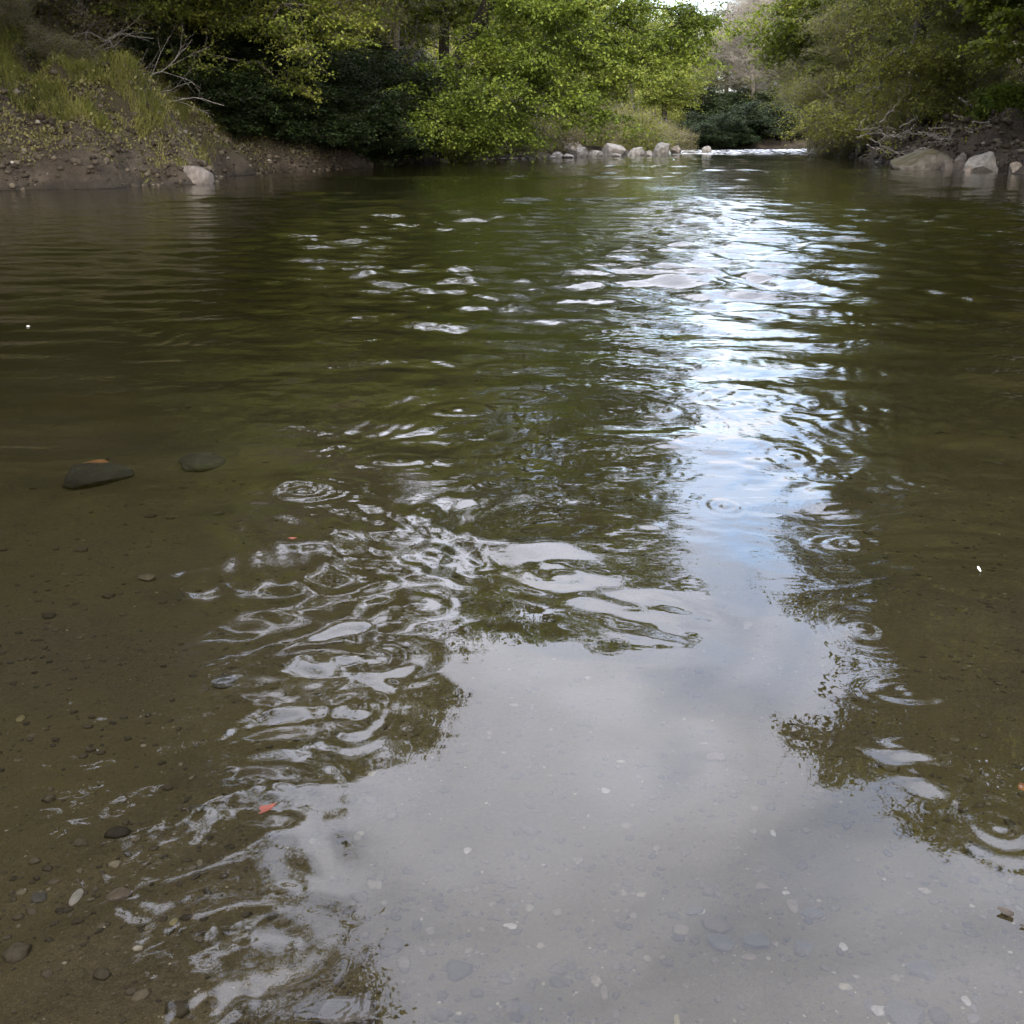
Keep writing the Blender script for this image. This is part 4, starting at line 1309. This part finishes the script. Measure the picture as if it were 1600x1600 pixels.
# ------------------------------------------------------------------ the bed in front: gravel, stones, leaves
def gravel(name, n, seed, rmin, rmax, y0, y1, mat, lim=None, region=None, filt=None):
    rng = np.random.default_rng(seed)
    y = y0 + (y1 - y0) * rng.random(n) ** 1.5
    x = (rng.random(n) * 2 - 1) * (y * 0.62 + 0.45)
    if region:
        x = rng.uniform(region[0], region[1], n)
        y = rng.uniform(y0, y1, n)
        k_ = filt(river_sd(x, y))
        x, y = x[k_], y[k_]
        n = len(x)
    dens = fnoise(x, y, 0.8, seed + 1) + rng.normal(size=n) * 0.5 > -0.5
    x, y = x[dens], y[dens]
    n = len(x)
    sz = rmin * (rmax / rmin) ** (rng.random(n) ** (1.5 if region else 2.2))
    z = terrain(x, y)
    v0, f0 = ICO[1]
    k = len(v0)
    V = np.repeat(v0[None], n, 0) * (1 + 0.14 * rng.normal(size=(n, k, 1)))
    sc = np.stack([sz, sz * rng.uniform(.55, .95, n), sz * (rng.uniform(.5, .9, n) if region else rng.uniform(.16, .4, n))], 1)
    V = V * sc[:, None, :]
    a = rng.random(n) * 6.283
    ca, sa = np.cos(a)[:, None], np.sin(a)[:, None]
    Vx = V[:, :, 0] * ca - V[:, :, 1] * sa
    Vy = V[:, :, 0] * sa + V[:, :, 1] * ca
    V = np.stack([Vx + x[:, None], Vy + y[:, None], V[:, :, 2] + (z + sc[:, 2] * 0.35)[:, None]], -1).reshape(-1, 3)
    Ff = (f0[None] + (np.arange(n) * k)[:, None, None]).reshape(-1, 3)
    tn = np.where(rng.random(n) < (0.08 if rmax < 0.01 else 0.012), rng.uniform(0.75, 1.0, n), np.clip(rng.beta(1.3, 3.2, n), 0, 1))
    o = mesh_obj(name, V, Ff, mat, smooth=True, attrs={'tint': np.repeat(tn, k)})
    return tag(o, kind='stuff')


def pebble_mat(name, stops):
    m = bpy.data.materials.new(name)
    m.use_nodes = True
    t = m.node_tree
    bs = t.nodes['Principled BSDF']
    bs.inputs['Roughness'].default_value = 0.8
    bs.inputs['Specular IOR Level'].default_value = 0.1
    a = N(t, 'ShaderNodeAttribute', attribute_name='tint')
    col = ramp(t, a.outputs['Fac'], stops)
    tcn = N(t, 'ShaderNodeNewGeometry')
    n1 = N(t, 'ShaderNodeTexNoise', i_Scale=90.0, i_Detail=4.0)
    L(t, tcn.outputs['Position'], n1.inputs['Vector'])
    sc = N(t, 'ShaderNodeVectorMath', operation='SCALE')
    L(t, col, sc.inputs[0])
    L(t, ramp(t, n1.outputs[0], [(0.3, 0.7), (0.7, 1.25)]), sc.inputs['Scale'])
    L(t, sc.outputs[0], bs.inputs['Base Color'])
    return m


M_PEB = pebble_mat('river_gravel', [(0.0, (0.010, 0.0078, 0.005)), (0.35, (0.026, 0.020, 0.0125)), (0.7, (0.046, 0.037, 0.024)), (1.0, (0.11, 0.094, 0.068))])
M_CLOD = pebble_mat('earth_clods', [(0.0, (0.014, 0.010, 0.007)), (0.35, (0.034, 0.027, 0.018)), (0.7, (0.062, 0.050, 0.034)), (1.0, (0.17, 0.15, 0.12))])
gravel('earth_clods', 60000, 411, 0.02, 0.13, 29, 62, M_CLOD, region=(-22, 0), filt=lambda s_: (s_ > -0.1) & (s_ < 3.2))
gravel('earth_clods', 30000, 412, 0.03, 0.20, 44, 90, M_CLOD, region=(13, 32), filt=lambda s_: (s_ > -0.1) & (s_ < 2.5))
gravel('gravel', 16000, 401, 0.0025, 0.014, 1.25, 5.2, M_PEB)
gravel('gravel', 14000, 404, 0.0018, 0.006, 1.25, 4.2, M_PEB)
gravel('gravel', 520, 402, 0.010, 0.030, 1.25, 7.5, M_PEB)
gravel('gravel', 160, 403, 0.010, 0.022, 1.2, 2.2, M_PEB)

MP = {'white': rock_mat('white_pebble', (0.06, 0.054, 0.042), (0.11, 0.10, 0.083), (0.165, 0.15, 0.128), scale=20),
      'tan': rock_mat('tan_pebble', (0.028, 0.020, 0.012), (0.050, 0.036, 0.022), (0.075, 0.056, 0.036), scale=20),
      'grey': rock_mat('grey_pebble', (0.009, 0.008, 0.006), (0.019, 0.0165, 0.0125), (0.031, 0.0275, 0.0215), scale=15),
      'yellow': rock_mat('yellow_pebble', (0.045, 0.036, 0.014), (0.078, 0.063, 0.025), (0.11, 0.092, 0.042), scale=20),
      'dark': rock_mat('dark_pebble', (0.006, 0.005, 0.004), (0.014, 0.012, 0.009), (0.03, 0.025, 0.018), scale=15),
      'orange': rock_mat('orange_stone', (0.07, 0.028, 0.010), (0.14, 0.055, 0.018), (0.20, 0.09, 0.03), scale=12),
      'pink': rock_mat('pinkish_stone', (0.022, 0.018, 0.015), (0.042, 0.035, 0.029), (0.066, 0.055, 0.047), scale=12)}


def bedstone(px, py, wpx, hpx, kind, label, seed, ang=0.5, rz=0.0, thick=0.35, name='pebble'):
    c = G(px, py)
    # follow the line of sight down to the bed
    for _ in range(4):
        c = G(px, py, tz(c[0], c[1]))
    dist = math.hypot(np.linalg.norm(c[:2]), CAM_H)
    w = wpx * dist / F / 2
    # foreshortening of the bed
    sin_e = CAM_H / dist
    dp = hpx * dist / F / 2 / max(sin_e, 0.15)
    return rock(name, label, 'pebble' if name == 'pebble' else 'stone', (c[0], c[1], c[2] + w * thick * 0.4), (w, dp, min(w, dp) * thick), seed, MP[kind], rz, None, 3 if wpx > 25 else 2, ang, 0.12)


BED = [(150, 740, 60, 22, 'orange', 'orange-topped stone sunk in the deeper water at left', 'stone'),
       (148, 752, 105, 26, 'dark', 'broad dark stone standing in for the shadow under the orange-topped one', 'stone'),  # dark shape put in for the sunken stone's shadow
       (312, 728, 72, 20, 'dark', 'dark oval stone sunk right of the orange-topped stone', 'stone'),
       (230, 905, 30, 10, 'tan', 'faint brown stone in the left shallows', 'stone'),
       (350, 1068, 34, 18, 'dark', 'black lump of stone under the small white swirl at left', 'stone'),
       (186, 1400, 34, 16, 'tan', 'tan-orange pebble in the lower left corner', 'pebble'),
       (272, 1441, 13, 10, 'yellow', 'yellow pebble, left one of a close pair', 'pebble'),
       (301, 1433, 12, 9, 'tan', 'small tan pebble beside the yellow one', 'pebble'),
       (120, 1403, 16, 20, 'white', 'pale upright flake of stone left of the tan-orange pebble', 'pebble'),
       (60, 1404, 30, 16, 'grey', 'olive-grey pebble at the lower left', 'pebble'),
       (213, 1311, 14, 10, 'tan', 'small beige pebble below the white swirls at left', 'pebble'),
       (33, 1124, 14, 9, 'yellow', 'ochre pebble near the left edge', 'pebble'),
       (540, 1592, 95, 46, 'pink', 'large pinkish stone cut by the bottom edge', 'stone'),
       (730, 1330, 14, 10, 'white', 'small bright white pebble on the open grey bed', 'pebble'),
       (1375, 1581, 26, 16, 'white', 'largest white pebble near the bottom right', 'pebble'),
       (1170, 1497, 24, 9, 'tan', 'thin beige pebble under the two dark slabs', 'pebble'),
       (1130, 1476, 48, 28, 'grey', 'dark flat slab, left one of two side by side', 'stone'),
       (1180, 1474, 50, 30, 'grey', 'dark flat slab, right one of two side by side', 'stone'),
       (1257, 1483, 36, 18, 'grey', 'pale grey oval pebble right of the two slabs', 'pebble'),
       (1317, 1480, 16, 11, 'white', 'small round cream pebble right of the oval one', 'pebble'),
       (1270, 1430, 44, 16, 'grey', 'long grey stone above the oval pebble', 'stone'),
       (1085, 1425, 34, 14, 'grey', 'flat grey stone left of the beige flakes', 'stone'),
       (1190, 1387, 26, 10, 'tan', 'slim beige stone above the two slabs', 'pebble'),
       (1238, 1417, 18, 20, 'tan', 'upright beige flake above the dark slabs', 'pebble'),
       (1228, 1396, 14, 6, 'white', 'thin white chip beside the slim beige stone', 'pebble'),
       (1208, 1303, 12, 9, 'white', 'tiny white pebble above the slab group', 'pebble'),
       (1410, 1300, 34, 14, 'grey', 'grey flat stone right of centre', 'stone'),
       (1530, 1332, 40, 20, 'grey', 'grey flat stone near the right reflection edge', 'stone'),
       (1440, 1520, 46, 26, 'grey', 'broad grey stone in the lower right', 'stone'),
       (1510, 1565, 14, 12, 'white', 'cream pebble in the small cluster at the bottom right', 'pebble'),
       (1521, 1576, 12, 10, 'pink', 'pink pebble in the small cluster at the bottom right', 'pebble'),
       (1524, 1560, 10, 9, 'grey', 'grey pebble in the small cluster at the bottom right', 'pebble'),
       (1520, 1592, 18, 12, 'pink', 'brown-pink pebble under the small cluster', 'pebble'),
       (1410, 1585, 60, 36, 'grey', 'large grey slab right of the largest white pebble', 'stone'),
       (1360, 1571, 20, 22, 'grey', 'grey pebble left of the largest white pebble', 'pebble'),
       (1598, 1231, 16, 14, 'orange', 'orange-brown pebble at the right edge', 'pebble'),
       (805, 1416, 12, 10, 'grey', 'round grey pebble in the middle of the grey bed', 'pebble'),
       (800, 1448, 26, 9, 'white', 'pale elongated flake low in the middle of the bed', 'pebble'),
       (990, 1431, 12, 8, 'tan', 'small buff pebble in the middle of the bed', 'pebble'),
       (820, 1577, 24, 18, 'grey', 'round dark-grey pebble at the bottom centre', 'pebble'),
       (945, 1552, 12, 20, 'tan', 'narrow buff flake at the bottom centre', 'pebble'),
       (1058, 1594, 12, 14, 'yellow', 'yellowish pebble at the bottom right of centre', 'pebble'),
       (1092, 1425, 22, 9, 'white', 'white-rimmed chip left of the long grey stone', 'pebble'),
       (945, 1236, 18, 8, 'white', 'pale chip high on the grey bed under the cloud reflection', 'pebble'),
       (1120, 1186, 34, 14, 'tan', 'faint buff patch of stone under the bright sky reflection', 'stone')]
for i, (px, py, w, h, k, lab, nm) in enumerate(BED):
    bedstone(px, py, w, h, k, lab, 500 + i, ang=0.7 if k == 'grey' else 0.4, rz=0.0, name=nm)


def leaf_obj(name, label, cat, px, py, outline, size, colour, seed, z=0.004, curl=0.3, rz=0.0):
    """a small leaf lying on the water, with a thickness and a curl"""
    m = bpy.data.materials.new(name)
    m.use_nodes = True
    b = m.node_tree.nodes['Principled BSDF']
    nn = N(m.node_tree, 'ShaderNodeTexNoise', i_Scale=60.0, i_Detail=4.0)
    L(m.node_tree, mix_col(m.node_tree, nn.outputs[0], tuple(c * 0.7 for c in colour), tuple(min(1, c * 1.3) for c in colour)), b.inputs['Base Color'])
    b.inputs['Roughness'].default_value = 0.6
    b.inputs['Specular IOR Level'].default_value = 0.2
    out = np.array(outline, float) * size
    n = len(out)
    c = out.mean(0)
    top = np.concatenate([[[*c, 0]], np.c_[(out * .5 + c * .5), np.zeros(n)], np.c_[out, np.zeros(n)]])
    rr = np.hypot(top[:, 0] - c[0], top[:, 1] - c[1])
    top[:, 2] = curl * rr ** 2 / size
    bot = top.copy()
    bot[:, 2] -= 0.001
    V = np.concatenate([top, bot])
    k = 1 + 2 * n
    tri, quad = [], []
    for i in range(n):
        j = (i + 1) % n
        tri += [(0, 1 + i, 1 + j), (k, k + 1 + j, k + 1 + i)]
        quad += [(1 + i, 1 + n + i, 1 + n + j, 1 + j), (k + 1 + j, k + 1 + n + j, k + 1 + n + i, k + 1 + i), (1 + n + i, k + 1 + n + i, k + 1 + n + j, 1 + n + j)]
    p = G(px, py)
    o = mesh_obj(name, V, [np.array(tri), np.array(quad)], m)
    o.location = (p[0], p[1], z)
    o.rotation_euler = (0, 0, rz)
    return tag(o, label, cat)


leaf_obj('leaf', 'orange-red notched leaf lying at the lower left', 'leaf', 417, 1268, [(-.5, .35), (-.1, .45), (.55, .5), (.3, .1), (0, -.15), (-.3, -.55), (-.38, -.5), (-.33, -.1), (-.48, .05)], 0.034, (0.050, 0.011, 0.005), 1)
leaf_obj('leaf', 'tiny orange leaf floating between the swirls on the left', 'leaf', 457, 843, [(-.5, 0), (-.1, .35), (.5, .1), (.1, -.3)], 0.035, (0.06, 0.015, 0.006), 2)
leaf_obj('leaf', 'dark curled leaf standing on the water at the lower right', 'leaf', 1572, 1430, [(-.5, .3), (-.1, .5), (.3, .3), (.5, -.1), (.3, -.4), (0, -.3), (-.3, -.1)], 0.028, (0.018, 0.013, 0.008), 3, 0.004, 0.6)
leaf_obj('leaf', 'dark scrap of leaf at the right edge below the curled one', 'leaf', 1598, 1449, [(-.5, 0), (0, .3), (.5, .1), (.1, -.3)], 0.014, (0.018, 0.013, 0.008), 4, 0.004, 0.4)
leaf_obj('feather', 'small white bent feather floating near the right edge', 'feather', 1531, 893, [(-.1, .9), (.15, 1.0), (.18, .3), (.05, -.3), (-.25, -.9), (-.35, -.8), (-.12, -.2), (-.05, .3)], 0.022, (0.7, 0.68, 0.66), 5)
leaf_obj('leaf', 'pale speck of leaf floating far left', 'leaf', 44, 511, [(-.5, 0), (0, .5), (.5, .1), (.1, -.4)], 0.03, (0.5, 0.48, 0.44), 6, 0.006)
